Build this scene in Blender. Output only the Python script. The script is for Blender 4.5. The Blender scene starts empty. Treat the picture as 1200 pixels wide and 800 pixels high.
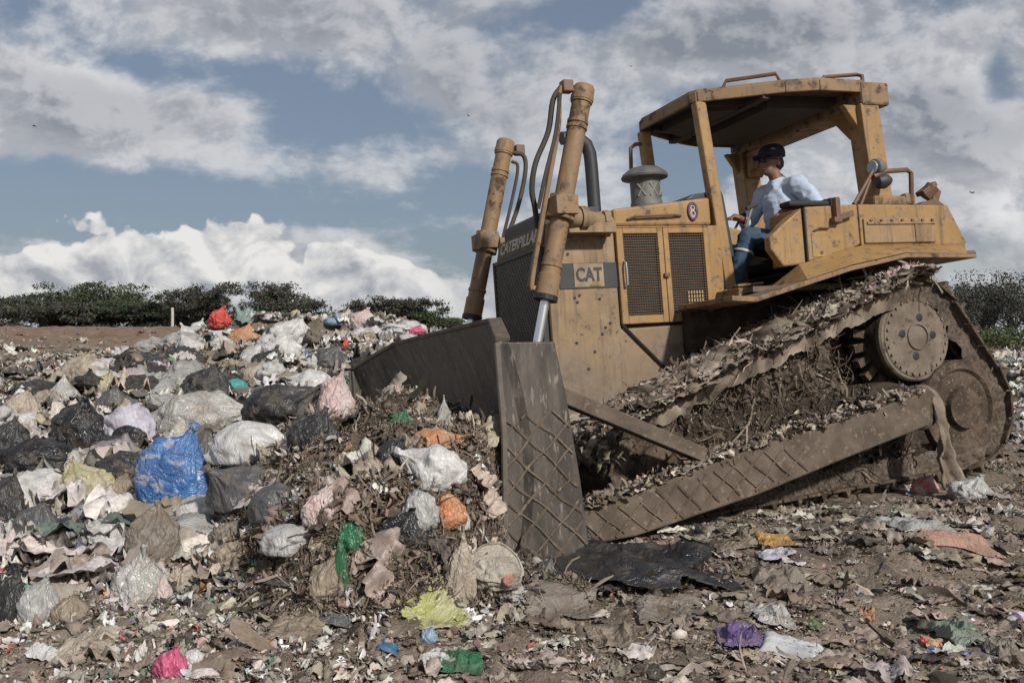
import bpy, bmesh, math, random
import numpy as np
from mathutils import Matrix, Vector
random.seed(7)
RNG = np.random.default_rng(11)
scene = bpy.context.scene
COL = scene.collection
rad = math.radians

# ------------------------------------------------------------------ numpy noise
def _hash(ix, iy, iz, seed):
    h = (ix.astype(np.int64)*374761393 + iy.astype(np.int64)*668265263 + iz.astype(np.int64)*2147483647 + seed*974634777) & 0xffffffff
    h = ((h ^ (h >> 13)) * 1274126177) & 0xffffffff
    h = ((h ^ (h >> 16)) * 2246822519) & 0xffffffff
    return ((h ^ (h >> 15)) & 0xffffff) / float(0xffffff)

def vn(p, seed=0):
    """smooth value noise in -1..1 for an (n,3) array"""
    f = np.floor(p); w = p - f; i = f.astype(np.int64)
    w = w*w*w*(w*(w*6-15)+10)
    o = 0.0
    for dx in (0, 1):
        wx = w[:, 0] if dx else 1-w[:, 0]
        for dy in (0, 1):
            wy = w[:, 1] if dy else 1-w[:, 1]
            for dz in (0, 1):
                wz = w[:, 2] if dz else 1-w[:, 2]
                o = o + wx*wy*wz*_hash(i[:, 0]+dx, i[:, 1]+dy, i[:, 2]+dz, seed)
    return o*2-1

def fbm(p, octv=4, seed=0, gain=0.5, lac=2.03):
    o = 0; a = 1; t = 0
    for k in range(octv):
        o = o + a*vn(p*(lac**k)+k*17.3, seed+k*31); t += a; a *= gain
    return o/t

def ridged(p, octv=3, seed=0, gain=0.55):
    o = 0; a = 1; t = 0
    for k in range(octv):
        o = o + a*(1-2*np.abs(vn(p*(2.1**k)+k*9.7, seed+k*13))); t += a; a *= gain
    return o/t

def sstep(a, b, x):
    t = np.clip((x-a)/(b-a), 0, 1); return t*t*(3-2*t)

# ------------------------------------------------------------------ camera frame and the machine's own frame
CAMZ = 1.3
FPX = 1166.667
RL = np.array([[0.9270407, -0.3680863, -0.0714699], [0.0509463, -0.0651902, 0.9965715], [0.3714834, 0.9275035, 0.0416814]])  # cam x, up, fwd
OL = np.array([-0.7586792, -0.120276, 7.1712439])
DZ = 1.25
def W(a, b, c):
    P = OL + RL @ np.array([a, b, c]); return Vector((P[0], P[2], P[1]+CAMZ))
ROOT_M = Matrix(((RL[0,0], RL[0,1], RL[0,2], 0), (RL[2,0], RL[2,1], RL[2,2], 0), (RL[1,0], RL[1,1], RL[1,2], 0), (0, 0, 0, 1)))
_o = W(0, 0, -DZ)
ROOT_M[0][3], ROOT_M[1][3], ROOT_M[2][3] = _o
EA = np.array([0.9270, 0.3715])/0.9987; EB = np.array([-0.3681, 0.9275])/0.9979
ORG2 = np.array([_o[0], _o[1]])
def to_ab(X, Y):
    dx = X-ORG2[0]; dy = Y-ORG2[1]
    return dx*EA[0]+dy*EA[1], dx*EB[0]+dy*EB[1]

# ------------------------------------------------------------------ terrain height
def h_base(X, Y):
    X = np.asarray(X, float); Y = np.asarray(Y, float)
    Yc = np.maximum(Y, 0.5)
    u = X/Yc
    # left garbage slope
    crest = 1.08 + 0.42*sstep(-.37, -.29, u)
    hl = crest*sstep(2.2, 14.2, Y)**0.85
    hl = np.minimum(0.128*np.maximum(Y-3.5, 0), crest)
    hl = np.where(Y > 13.5, crest - 0.25*sstep(13.5, 20, Y)*sstep(-.36, -.3, u), hl)
    bank = 0.75*sstep(20, 60, Y) + .25*sstep(14, 30, Y)*sstep(-.3, -.36, u)
    hl = hl + bank*sstep(-.05, -.3, u)
    # right flat
    hr = 1.15*(1-np.exp(-np.maximum(Y-4.0, 0)/28)) + 0.03*np.clip(X, 0, 5)
    w = sstep(-.14, .10, u)
    h = hl*(1-w) + hr*w
    h = np.where(Y < .5, 0.0, h)
    return h

def h_ground(X, Y):
    X = np.asarray(X, float); Y = np.asarray(Y, float)
    h = h_base(X, Y)
    p = np.stack([X, Y, 0*X], -1).reshape(-1, 3)
    near = sstep(120, 20, Y).reshape(-1)
    n = 0.10*fbm(p*0.9, 3, 3) + 0.055*fbm(p*3.1, 3, 9)
    # trash bumps on the slope, tyre/track ruts on the right
    u = (X/np.maximum(Y, .5)).reshape(-1)
    left = sstep(.02, -.12, u)*sstep(4.2, 6.5, Y.reshape(-1))
    n = n*(1+0.9*left) + 0.12*left*np.abs(fbm(p*1.9, 3, 21))
    a, b = to_ab(X, Y)
    a = a.reshape(-1); b = b.reshape(-1)
    rut = 0.022*np.sin(b*9+2.2*fbm(p*.8, 2, 5))*sstep(-1.9, -2.6, b)*sstep(0.2, 1.6, a)
    n = (n + rut)*near
    h = h + n.reshape(np.shape(h))
    a0, b0 = to_ab(X, Y)
    h = h-.24*sstep(-1.3, -.4, a0)*sstep(.9, .3, a0)*sstep(-.6, .4, b0)*sstep(2.4, 1.7, b0)
    # packed level under the machine
    plane = .054+.0715*(X-.01)-.042*(Y-5.408)
    a, b = to_ab(X, Y)
    m = sstep(0.0, .35, a)*sstep(5.6, 4.8, a)*sstep(2.5, 2.0, np.abs(b))
    h = h*(1-m) + (np.minimum(h, plane+0.03+.06*sstep(.7, 1.5, a)))*m
    ed = sstep(-.5, .1, a)*sstep(6.2, 5.0, a)*sstep(-3.2, -2.2, b)*sstep(-.5, -1.9, b)
    h = h*(1-.85*ed) + (plane-.03+.09*sstep(.9, 1.9, a)+n.reshape(np.shape(h))*.6)*.85*ed
    return h

def heap_h(X, Y):
    """height of the heap pushed up in front of the blade, above the ground"""
    a, b = to_ab(np.asarray(X, float), np.asarray(Y, float))
    A = (.72*sstep(-1.6, -.95, a)+.28*sstep(-1.2, -.1, a))*sstep(.55, .3, a)
    B = (.74*sstep(-2.85, -2.35, b)+.26*sstep(-2.5, -1.5, b))*sstep(2.0, 1.0, b)
    # the crest stays level although the ground beneath it rises
    crest = np.interp(b, [-2.2, -1.5, -.6, .6, 1.6], [.86, .84, .74, .54, .44])
    H = np.maximum(crest-h_base(X, Y), 0.03)*A*B
    # beside the end plate only a low toe
    side = sstep(-.16, .03, a-(.64+.397*b))*sstep(-1.70, -1.80, b)
    H = H*(1-side) + side*np.minimum(H, .05*sstep(.6, -.2, a))
    return H

def heap_noise(X, Y):
    p = np.stack([np.asarray(X, float), np.asarray(Y, float), 0*np.asarray(X, float)], -1).reshape(-1, 3)
    return (0.12*fbm(p*2.2, 3, 41) + 0.07*ridged(p*5.5, 3, 43)).reshape(np.shape(X))

def h_top(X, Y):
    H = heap_h(X, Y)
    return h_ground(X, Y) + H + heap_noise(X, Y)*sstep(0.02, .25, H)

def gpix(px, py):
    """first point of the ground or heap along the line of sight of a point of the photograph (1200 wide)"""
    u = (px-600)/FPX; v = (400-py)/FPX
    Y = np.arange(2.6, 60, .02)
    z = h_top(u*Y, Y)
    k = np.argmax(z > CAMZ+v*Y)
    y = Y[k] if z[k] > CAMZ+v*Y[k] else 40.0
    return float(u*y), float(y), float(h_top(np.array([u*y]), np.array([y]))[0])

# ------------------------------------------------------------------ node helpers
class NT:
    def __init__(s, nt): s.nt = nt
    def n(s, t, **k):
        nd = s.nt.nodes.new(t)
        for a, b in k.items(): setattr(nd, a, b)
        return nd
    def put(s, sock, v):
        if v is None: return
        if hasattr(v, 'links') or hasattr(v, 'is_linked'): s.nt.links.new(v, sock)
        else:
            if isinstance(v, (tuple, list)) and len(v) == 3 and sock.type == 'RGBA': v = (*v, 1)
            sock.default_value = v
    def m(s, op, a, b=None, c=None, clamp=False):
        nd = s.n('ShaderNodeMath', operation=op, use_clamp=clamp)
        for i, x in enumerate((a, b, c)): s.put(nd.inputs[i], x)
        return nd.outputs[0]
    def mix(s, f, a, b, blend='MIX'):
        nd = s.n('ShaderNodeMix', data_type='RGBA', blend_type=blend)
        s.put(nd.inputs[0], f); s.put(nd.inputs[6], a); s.put(nd.inputs[7], b)
        return nd.outputs[2]
    def noise(s, vec, scale, detail=4, rough=.55, dist=0.0):
        nd = s.n('ShaderNodeTexNoise'); s.put(nd.inputs['Vector'], vec)
        nd.inputs['Scale'].default_value = scale; nd.inputs['Detail'].default_value = detail
        nd.inputs['Roughness'].default_value = rough; nd.inputs['Distortion'].default_value = dist
        return nd.outputs[0]
    def voro(s, vec, scale, feature='F1', out=0):
        nd = s.n('ShaderNodeTexVoronoi', feature=feature); s.put(nd.inputs['Vector'], vec)
        nd.inputs['Scale'].default_value = scale
        return nd.outputs[out]
    def sm(s, x, a, b, lo=0.0, hi=1.0):
        nd = s.n('ShaderNodeMapRange', interpolation_type='SMOOTHSTEP')
        for i, v in enumerate((x, a, b, lo, hi)): s.put(nd.inputs[i], v)
        return nd.outputs[0]
    def scale(s, vec, xyz):
        nd = s.n('ShaderNodeMapping'); s.put(nd.inputs['Vector'], vec); nd.inputs['Scale'].default_value = xyz
        return nd.outputs[0]
    def bump(s, h, strength=.5, dist=.02, normal=None):
        nd = s.n('ShaderNodeBump'); nd.inputs['Strength'].default_value = strength; nd.inputs['Distance'].default_value = dist
        s.put(nd.inputs['Height'], h)
        if normal is not None: s.put(nd.inputs['Normal'], normal)
        return nd.outputs[0]

def material(name):
    mt = bpy.data.materials.new(name); mt.use_nodes = True
    t = NT(mt.node_tree)
    bs = mt.node_tree.nodes['Principled BSDF']
    return mt, t, bs

def OBJ(t): return t.n('ShaderNodeTexCoord').outputs['Object']

def painted(name, base, dusty=.45, mudline=None, rust=.5, rough=.6):
    """weathered machine paint: chips, rust, dust, dried mud up to a wavy line"""
    mt, t, bs = material(name); c = OBJ(t)
    n1 = t.noise(c, 2.3, 6, .65); n2 = t.noise(c, 11, 6, .7); n3 = t.noise(c, 45, 4, .7); st = t.noise(t.scale(c, (14, 14, 1.2)), 1.5, 5, .65)
    col = t.mix(t.sm(n1, .3, .75), base, tuple(x*.74 for x in base))
    col = t.mix(t.sm(t.noise(c, 1.3, 5, .7, .5), .50, .68, 0, .55), col, (base[0]*1.12, base[1]*1.35, base[2]*1.9))
    dust = (0.225, .16, .105)
    f = t.m('ADD', t.m('MULTIPLY', t.sm(n2, .38, .7), dusty), t.m('MULTIPLY', t.sm(st, .5, .72), dusty*.8), clamp=True)
    col = t.mix(f, col, dust)
    rth = .60-.07*max(rust-.7, 0)/.3
    rf = t.m('MULTIPLY', t.sm(n2, rth, rth+.09), t.sm(n1, .40, .60))
    spot = t.sm(t.noise(c, 23, 3, .5), .69, .73)
    rf = t.m('MULTIPLY', t.m('MAXIMUM', rf, spot), rust, clamp=True)
    col = t.mix(rf, col, (0.07, .038, .022))
    dk = t.m('MULTIPLY', t.sm(t.noise(t.scale(c, (7, 7, .6)), 1.3, 7, .72), .52, .68), .62)
    col = t.mix(dk, col, (.085, .062, .044))
    bl = t.m('MULTIPLY', t.sm(t.noise(c, 4.2, 8, .72, .8), .54, .66), dusty)
    col = t.mix(bl, col, t.mix(t.sm(n3, .4, .6), (.26, .20, .145), (.13, .095, .068)))
    sc = t.m('MULTIPLY', t.sm(t.noise(t.scale(c, (2.5, 2.5, 30)), 2.2, 4, .6, 1.5), .64, .69), t.sm(n1, .4, .6, 0, .5))
    col = t.mix(sc, col, (.33, .27, .21))
    if mudline is not None:
        z = t.n('ShaderNodeSeparateXYZ'); t.put(z.inputs[0], c)
        zz = t.m('ADD', z.outputs[2], t.m('MULTIPLY', t.m('SUBTRACT', n1, .5), 1.1))
        mf = t.m('MULTIPLY', t.sm(zz, mudline+.32, mudline-.25), t.sm(n3, .25, .6, .75, 1.0))
        col = t.mix(mf, col, t.mix(t.sm(n2, .35, .65), (.115, .088, .066), (.22, .175, .135)))
    t.put(bs.inputs['Base Color'], col)
    t.put(bs.inputs['Roughness'], t.sm(n2, .3, .7, rough-.12, rough+.2))
    t.put(bs.inputs['Normal'], t.bump(t.m('ADD', t.m('MULTIPLY', n2, .5), t.m('MULTIPLY', n3, .3)), .25, .012))
    return mt

def rough_mat(name, c1, c2, scale=6, bump=.5, dist=.02, rough=.85, metal=0.0, streak=None, c3=None, spec=.3):
    mt, t, bs = material(name); c = OBJ(t)
    v = t.scale(c, streak) if streak else c
    n1 = t.noise(v, scale, 7, .65, .3); n2 = t.noise(v, scale*4.3, 5, .65)
    col = t.mix(t.sm(n1, .32, .68), c1, c2)
    if c3: col = t.mix(t.sm(n2, .56, .68), col, c3)
    t.put(bs.inputs['Base Color'], col); bs.inputs['Roughness'].default_value = rough; bs.inputs['Metallic'].default_value = metal
    bs.inputs['Specular IOR Level'].default_value = spec
    if bump: t.put(bs.inputs['Normal'], t.bump(t.m('ADD', n1, t.m('MULTIPLY', n2, .5)), bump, dist))
    return mt

def plain(name, c, rough=.5, metal=0, var=.25):
    mt, t, bs = material(name); o = OBJ(t)
    n1 = t.noise(o, 9, 5, .6)
    t.put(bs.inputs['Base Color'], t.mix(t.sm(n1, .3, .7), c, tuple(x*(1-var) for x in c)))
    bs.inputs['Roughness'].default_value = rough; bs.inputs['Metallic'].default_value = metal
    return mt

_plast = {}
def plastic(c, c2=None, rough=.38, dirt=.35, crinkle=1.0, patt=0.0):
    rough *= .85; dirt = min(dirt*1.25+.1, .7); crinkle *= .9
    key = (c, c2, rough, dirt, crinkle, patt)
    if key in _plast: return _plast[key]
    mt, t, bs = material('bag_plastic'); o = OBJ(t)
    n1 = t.noise(o, 5, 5, .6, .6); n0 = t.noise(o, 9, 3, .5)
    col = t.mix(t.sm(n1, .35, .65), c, c2 or tuple(x*.72 for x in c))
    bs.inputs['Specular IOR Level'].default_value = .5
    if patt: col = t.mix(t.m('MULTIPLY', t.sm(t.noise(o, 11, 2, .5, .8), .56, .64), patt), col, (.55, .50, .46))
    col = t.mix(t.m('MULTIPLY', t.sm(n0, .45, .68), dirt), col, (.15, .115, .085))
    t.put(bs.inputs['Base Color'], col)
    t.put(bs.inputs['Roughness'], t.sm(n0, .4, .7, rough, min(rough+.3, 1)))
    w1 = t.noise(o, 7, 3, .5, 1.6); w2 = t.noise(t.scale(o, (1, .8, .45)), 17, 3, .5, 2.2)
    r1 = t.m('ABSOLUTE', t.m('SUBTRACT', w2, .5)); r2 = t.m('ABSOLUTE', t.m('SUBTRACT', w1, .5))
    t.put(bs.inputs['Normal'], t.bump(t.m('ADD', t.m('MULTIPLY', r1, .55), t.m('MULTIPLY', r2, 1.5)), .75*crinkle, .05))
    _plast[key] = mt
    return mt

def litter_mat(name, rough=.8, spec=.25):
    mt, t, bs = material(name)
    at = t.n('ShaderNodeAttribute', attribute_name='Col'); o = OBJ(t)
    n1 = t.noise(o, 38, 4, .65)
    col = t.mix(t.sm(n1, .35, .7, 0, .55), at.outputs['Color'], (.225, .182, .145))
    t.put(bs.inputs['Base Color'], col); bs.inputs['Roughness'].default_value = rough; bs.inputs['Specular IOR Level'].default_value = spec
    t.put(bs.inputs['Normal'], t.bump(t.noise(o, 70, 3, .6), .3, .01))
    return mt

# ------------------------------------------------------------------ mesh builder
class MB:
    def __init__(s): s.v = []; s.f = []; s.mi = []; s.cur = 0
    def add(s, vs, fs):
        k = len(s.v); s.v += [tuple(map(float, p)) for p in vs]
        s.f += [tuple(i+k for i in f) for f in fs]; s.mi += [s.cur]*len(fs)
        return s
    def box(s, x0, x1, y0, y1, z0, z1):
        return s.hexa([(x0,y0,z0),(x1,y0,z0),(x1,y1,z0),(x0,y1,z0),(x0,y0,z1),(x1,y0,z1),(x1,y1,z1),(x0,y1,z1)])
    def hexa(s, p):
        return s.add(p, [(3,2,1,0),(4,5,6,7),(0,1,5,4),(1,2,6,5),(2,3,7,6),(3,0,4,7)])
    def prism_b(s, poly, b0, b1):
        """poly in (a,c), extruded along b"""
        n = len(poly)
        vs = [(p[0], b0, p[1]) for p in poly]+[(p[0], b1, p[1]) for p in poly]
        return s.add(vs, [tuple(range(n)), tuple(range(2*n-1, n-1, -1))]+[(i, i+n, (i+1) % n+n, (i+1) % n) for i in range(n)])
    def prism_c(s, poly, c0, c1):
        n = len(poly)
        vs = [(p[0], p[1], c0) for p in poly]+[(p[0], p[1], c1) for p in poly]
        return s.add(vs, [tuple(range(n-1, -1, -1)), tuple(range(n, 2*n))]+[(i, (i+1) % n, (i+1) % n+n, i+n) for i in range(n)])
    def hose(s, pts, r, seg=9):
        p = [np.array(q, float) for q in pts]; p = [2*p[0]-p[1]]+p+[2*p[-1]-p[-2]]; o = []
        for i in range(1, len(p)-2):
            for t in np.linspace(0, 1, 6)[:-1]:
                o.append(.5*((2*p[i])+(p[i+1]-p[i-1])*t+(2*p[i-1]-5*p[i]+4*p[i+1]-p[i+2])*t*t+(3*p[i]-p[i-1]-3*p[i+1]+p[i+2])*t**3))
        return s.tube([tuple(q) for q in o]+[tuple(p[-2])], r, seg)
    def tube(s, pts, r, seg=10, cap=True):
        pts = [Vector(p) for p in pts]; n = len(pts)
        rs = r if isinstance(r, (list, tuple)) else [r]*n
        t0 = (pts[1]-pts[0]).normalized()
        nrm = t0.orthogonal().normalized(); vs = []
        for i, p in enumerate(pts):
            t = (pts[min(i+1, n-1)]-pts[max(i-1, 0)]).normalized()
            nrm = (nrm - t*nrm.dot(t)).normalized(); bn = t.cross(nrm)
            for k in range(seg):
                q = 2*math.pi*k/seg
                vs.append(p+(nrm*math.cos(q)+bn*math.sin(q))*rs[i])
        fs = [(i*seg+k, i*seg+(k+1) % seg, (i+1)*seg+(k+1) % seg, (i+1)*seg+k) for i in range(n-1) for k in range(seg)]
        if cap: fs += [tuple(range(seg-1, -1, -1)), tuple((n-1)*seg+k for k in range(seg))]
        return s.add(vs, fs)
    def bar(s, p0, p1, w, h=None, upv=(0, 0, 1)):
        """rectangular bar"""
        p0 = Vector(p0); p1 = Vector(p1); h = h or w
        t = (p1-p0).normalized(); sd = t.cross(Vector(upv)).normalized(); u2 = sd.cross(t)
        vs = [p+sd*(i*w/2)+u2*(j*h/2) for p in (p0, p1) for i, j in ((-1,-1),(1,-1),(1,1),(-1,1))]
        return s.add(vs, [(0,1,2,3),(7,6,5,4),(0,4,5,1),(1,5,6,2),(2,6,7,3),(3,7,4,0)])
    def lathe(s, prof, o, axis=(0, 0, 1), seg=28):
        """prof: (radius, along) pairs"""
        ax = Vector(axis).normalized(); u = ax.orthogonal().normalized(); v = ax.cross(u); o = Vector(o); vs = []
        for r, d in prof:
            for k in range(seg):
                q = 2*math.pi*k/seg
                vs.append(o+ax*d+(u*math.cos(q)+v*math.sin(q))*r)
        n = len(prof)
        fs = [(i*seg+k, i*seg+(k+1) % seg, (i+1)*seg+(k+1) % seg, (i+1)*seg+k) for i in range(n-1) for k in range(seg)]
        fs += [tuple(range(seg-1, -1, -1)), tuple((n-1)*seg+k for k in range(seg))]
        return s.add(vs, fs)
    def build(s, name, mats, parent=None, off=(0, 0, 0), bevel=0, smooth=False):
        me = bpy.data.meshes.new(name)
        me.from_pydata([(p[0]+off[0], p[1]+off[1], p[2]+off[2]) for p in s.v], [], s.f)
        for m in (mats if isinstance(mats, (list, tuple)) else [mats]): me.materials.append(m)
        me.polygons.foreach_set('material_index', s.mi)
        bm = bmesh.new(); bm.from_mesh(me); bmesh.ops.recalc_face_normals(bm, faces=bm.faces); bm.to_mesh(me); bm.free()
        o = bpy.data.objects.new(name, me); COL.objects.link(o)
        if parent is not None: o.parent = parent
        if smooth:
            me.polygons.foreach_set('use_smooth', [True]*len(me.polygons))
            bm = bmesh.new(); bm.from_mesh(me)
            for e in bm.edges:
                if len(e.link_faces) == 2 and e.calc_face_angle(0) > rad(38): e.smooth = False
            bm.to_mesh(me); bm.free()
        if bevel:
            b = o.modifiers.new('bevel', 'BEVEL'); b.width = bevel; b.segments = 2; b.limit_method = 'ANGLE'; b.angle_limit = rad(35)
        return o

def np_mesh(name, V, F, mats, cols=None, parent=None, smooth=True, mi=None):
    """V (n,3); F list of arrays of polygons (k,3) and/or (k,4)"""
    me = bpy.data.meshes.new(name)
    F = [f for f in (F if isinstance(F, list) else [F]) if len(f)]
    me.vertices.add(len(V)); me.vertices.foreach_set('co', np.asarray(V, np.float32).ravel())
    loops = np.concatenate([f.ravel() for f in F]); cnt = np.concatenate([np.full(len(f), f.shape[1]) for f in F])
    me.loops.add(len(loops)); me.loops.foreach_set('vertex_index', loops.astype(np.int32))
    me.polygons.add(len(cnt)); me.polygons.foreach_set('loop_start', np.concatenate([[0], np.cumsum(cnt)[:-1]]).astype(np.int32))
    me.polygons.foreach_set('loop_total', cnt.astype(np.int32))
    me.polygons.foreach_set('use_smooth', np.full(len(cnt), smooth))
    if mi is not None: me.polygons.foreach_set('material_index', np.asarray(mi, np.int32))
    if cols is not None:
        at = me.color_attributes.new('Col', 'FLOAT_COLOR', 'POINT')
        at.data.foreach_set('color', np.concatenate([cols, np.ones((len(cols), 1))], 1).astype(np.float32).ravel())
    me.update(); me.validate()
    for m in (mats if isinstance(mats, (list, tuple)) else [mats]): me.materials.append(m)
    o = bpy.data.objects.new(name, me); COL.objects.link(o)
    if parent is not None: o.parent = parent
    return o

def tag(o, label=None, cat=None, group=None, kind=None):
    if label: o['label'] = label
    if cat: o['category'] = cat
    if group: o['group'] = group
    if kind: o['kind'] = kind
    return o

def thing(name, label, cat, loc=(0, 0, 0), mat=None, group=None):
    o = bpy.data.objects.new(name, None); COL.objects.link(o); o.empty_display_size = .2
    if mat is not None: o.matrix_world = mat
    else: o.location = loc
    return tag(o, label, cat, group)

# ------------------------------------------------------------------ materials
YEL = (0.365, .208, .066)
M = dict(
    yellow=painted('machine_paint', YEL, .58, None, .9, .55),
    yellow_low=painted('machine_paint_muddy', (.30, .18, .08), .75, 1.22, .55, .65),
    tan=painted('machine_paint_dusty', (.32, .215, .115), .8, 1.02, .7, .7),
    yellow_old=painted('machine_paint_worn', (.27, .160, .072), .95, None, 1.15, .65),
    steel=rough_mat('blade_steel', (.05, .043, .037), (.125, .106, .09), 3.2, .4, .014, .5, .3, (3, 3, .6), (.23, .20, .17), .45),
    arm=rough_mat('arm_steel', (.085, .064, .048), (.15, .118, .09), 5, .5, .015, .75, .1, None, (.21, .17, .13)),
    mud=rough_mat('dried_mud', (.05, .036, .026), (.135, .10, .074), 7, .9, .04, .95, 0, None, (.22, .175, .135)),
    muddark=rough_mat('dark_mud', (.028, .02, .015), (.075, .054, .04), 8, .9, .04, .85),  # darker mud tone; shade under the fender and on the drum put in
    hub=rough_mat('hub_steel', (.125, .10, .078), (.24, .198, .155), 4, .45, .014, .85, .1, None, (.075, .056, .042)),
    dark=plain('dark_paint', (.035, .037, .04), .55),
    black=plain('black_rubber', (.018, .018, .02), .6),
    under=plain('roof_underside', (.15, .11, .08), .8, 0, .5),
    grey=rough_mat('grey_housing', (.10, .105, .10), (.17, .17, .16), 7, .15, .01, .6, .2),
    chrome=plain('chrome_rod', (.75, .75, .77), .25, .9, .1),
    pipe=plain('brown_pipe', (.16, .085, .05), .55),
    hose=plain('hose_dusty', (.055, .045, .038), .7),
    wire=plain('wire_grey', (.20, .185, .165), .6, .2),
    slat=plain('louver_brown', (.105, .066, .04), .6),
    white=plain('white_letter', (.55, .50, .42), .6),
    purple=plain('purple_emblem', (.14, .075, .16), .6),
    lens=plain('lamp_glass', (.35, .40, .44), .12, .3),
)

# ------------------------------------------------------------------ bulldozer
OFF = (0, 0, DZ)
dozer = thing('bulldozer', 'dusty yellow crawler bulldozer with open canopy pushing a heap of garbage', 'bulldozer', mat=ROOT_M)
def part(mb, name, mat, parent=dozer, bevel=0, smooth=False): return mb.build(name, mat, parent, OFF, bevel, smooth)

def text(txt, size, mat4, mat, parent, name='lettering', ext=.004, sx=1.0, bold=.0):
    cu = bpy.data.curves.new(name, 'FONT'); cu.body = txt; cu.size = size; cu.extrude = ext; cu.align_x = 'CENTER'; cu.align_y = 'CENTER'; cu.offset = bold
    o = bpy.data.objects.new('tmp_text', cu); COL.objects.link(o)
    dg = bpy.context.evaluated_depsgraph_get(); me = bpy.data.meshes.new_from_object(o.evaluated_get(dg))
    bpy.data.objects.remove(o)
    me.transform(Matrix.Diagonal((sx, 1, 1, 1))); me.transform(mat4)
    me.materials.clear(); me.materials.append(mat)
    r = bpy.data.objects.new(name, me); COL.objects.link(r); r.parent = parent
    return r

# nose / radiator housing
m = MB()
m.prism_b([(.935, -.55), (.935, .72), (.965, .885), (1.10, .945), (1.488, .978), (1.488, .12), (1.93, -.29), (1.93, -.55)], -.5, .5)
nose = part(m, 'nose_housing', M['tan'], bevel=.018)
m = MB()
for a, c in ((1.10, .66), (1.13, .345), (1.17, .36), (1.15, .31), (1.36, .12), (1.40, .15), (1.33, .075), (1.26, -.05), (1.12, .02), (1.33, .33), (1.2, -.17)):
    m.lathe([(.0115, 0), (.0115, .003), (.006, .004)], (a, -.5005, c), (0, -1, 0), 10)
part(m, 'bolt_holes', M['black'], nose)
# seam cable running down the flank
part(MB().tube([(1.495, -.512, .13), (1.62, -.515, .0), (1.78, -.515, -.16), (1.93, -.512, -.30)], .011, 6), 'cable', M['black'])
# rounded cover over the radiator
m = MB(); m.prism_b([(.985, .80), (.985, .985), (1.03, 1.01), (1.47, 1.04), (1.47, .9)], -.36, .42)
part(m, 'radiator_cover', M['dark'], bevel=.02)
# name plate with raised letters
m = MB(); m.hexa([(.957, -.46, .885), (.925, -.46, .742), (.925, .46, .742), (.957, .46, .885), (.985, -.46, .885), (.953, -.46, .742), (.953, .46, .742), (.985, .46, .885)])
plate = part(m, 'name_plate', rough_mat('plate_brown', (.11, .08, .05), (.19, .135, .08), 8, .2, .01, .7), bevel=.006)
ang = math.atan2(.032, .143)
mt4 = Matrix.Translation((.938, 0, .814+DZ)) @ Matrix(((0, math.sin(ang), -math.cos(ang), 0), (-1, 0, 0, 0), (0, math.cos(ang), math.sin(ang), 0), (0, 0, 0, 1)))
text('CATERPILLAR', .125, mt4, M['white'], plate, ext=.006, bold=.003)
# front grille: dark panel, frame and diamond wire
m = MB(); m.box(.91, .934, -.43, .43, -.5, .715)
gr = part(m, 'radiator_grille', M['black'])
m = MB()
for (b0, b1, c0, c1) in ((-.46, -.425, -.5, .73), (.425, .46, -.5, .73), (-.425, .425, .695, .73)): m.box(.885, .933, b0, b1, c0, c1)
part(m, 'grille_frame', M['dark'], gr, bevel=.008)
m = MB(); h = 1.2; w = .85; s = .042
for sg in (1, -1):
    k = -40
    while k < 60:
        # line c = -.5 + k*s + sg*1.25*(b+.425)
        c0 = -.5+k*s; pts = []
        b0, b1 = -.425, .425
        ca = c0; cb = c0+sg*1.25*w
        t0, t1 = 0.0, 1.0
        for lim, sign in ((-.5, 1), (.695, -1)):
            da = sign*(ca-lim); db = sign*(cb-lim)
            if da < 0 and db < 0: t1 = -1
            elif da < 0: t0 = max(t0, da/(da-db))
            elif db < 0: t1 = min(t1, da/(da-db))
        if t1 > t0+.01:
            p = lambda t: (.902+.002*sg, b0+(b1-b0)*t, ca+(cb-ca)*t)
            m.bar(p(t0), p(t1), .0085, .006, (1, 0, 0))
        k += 1
part(m, 'wire_mesh', M['wire'], gr)
# side band with emblem
m = MB(); m.box(1.02, 1.482, -.508, -.4985, .41, .592)
band = part(m, 'emblem_plate', M['dark'])
m = MB(); m.box(1.135, 1.372, -.512, -.5075, .418, .588)
part(m, 'emblem_field', plain('emblem_tan', (.33, .25, .16), .6, 0, .4), band)
mt4 = Matrix.Translation((1.253, -.514, .503+DZ)) @ Matrix(((1, 0, 0, 0), (0, 0, -1, 0), (0, 1, 0, 0), (0, 0, 0, 1)))
text('CAT', .135, mt4, M['dark'], band, ext=.002, sx=.78, bold=.004)
m = MB(); m.prism_b([(1.25, .425), (1.30, .47), (1.345, .425)], -.5175, -.516)
part(m, 'emblem_triangle', plain('emblem_dull', (.24, .17, .09), .7), band)
# rear hood above the engine
m = MB(); m.prism_b([(1.492, .86), (1.492, .985), (2.33, 1.075), (2.33, .86)], -.505, .505)
hood = part(m, 'engine_hood', M['yellow'], bevel=.02)
part(MB().tube([(1.60, -.512, .905), (1.66, -.535, .925), (1.98, -.535, .935), (2.06, -.512, .93)], .009, 8), 'hood_rail', M['pipe'], hood)
m = MB(); ring = [(2.165+.035*math.cos(q), -.515, .965+.062*math.sin(q)) for q in np.linspace(0, 2*math.pi, 17)]
m.tube(ring, .012, 6, False); em = part(m, 'emblem_ring', M['purple'], hood)
m = MB(); m.tube([(2.165+.018*math.cos(q), -.512, .99+.018*math.sin(q)) for q in np.linspace(0, 2*math.pi, 11)], .007, 6, False)
m.tube([(2.165+.021*math.cos(q), -.512, .945+.024*math.sin(q)) for q in np.linspace(0, 2*math.pi, 11)], .007, 6, False)
part(m, 'emblem_numeral', M['white'], hood)
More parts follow.
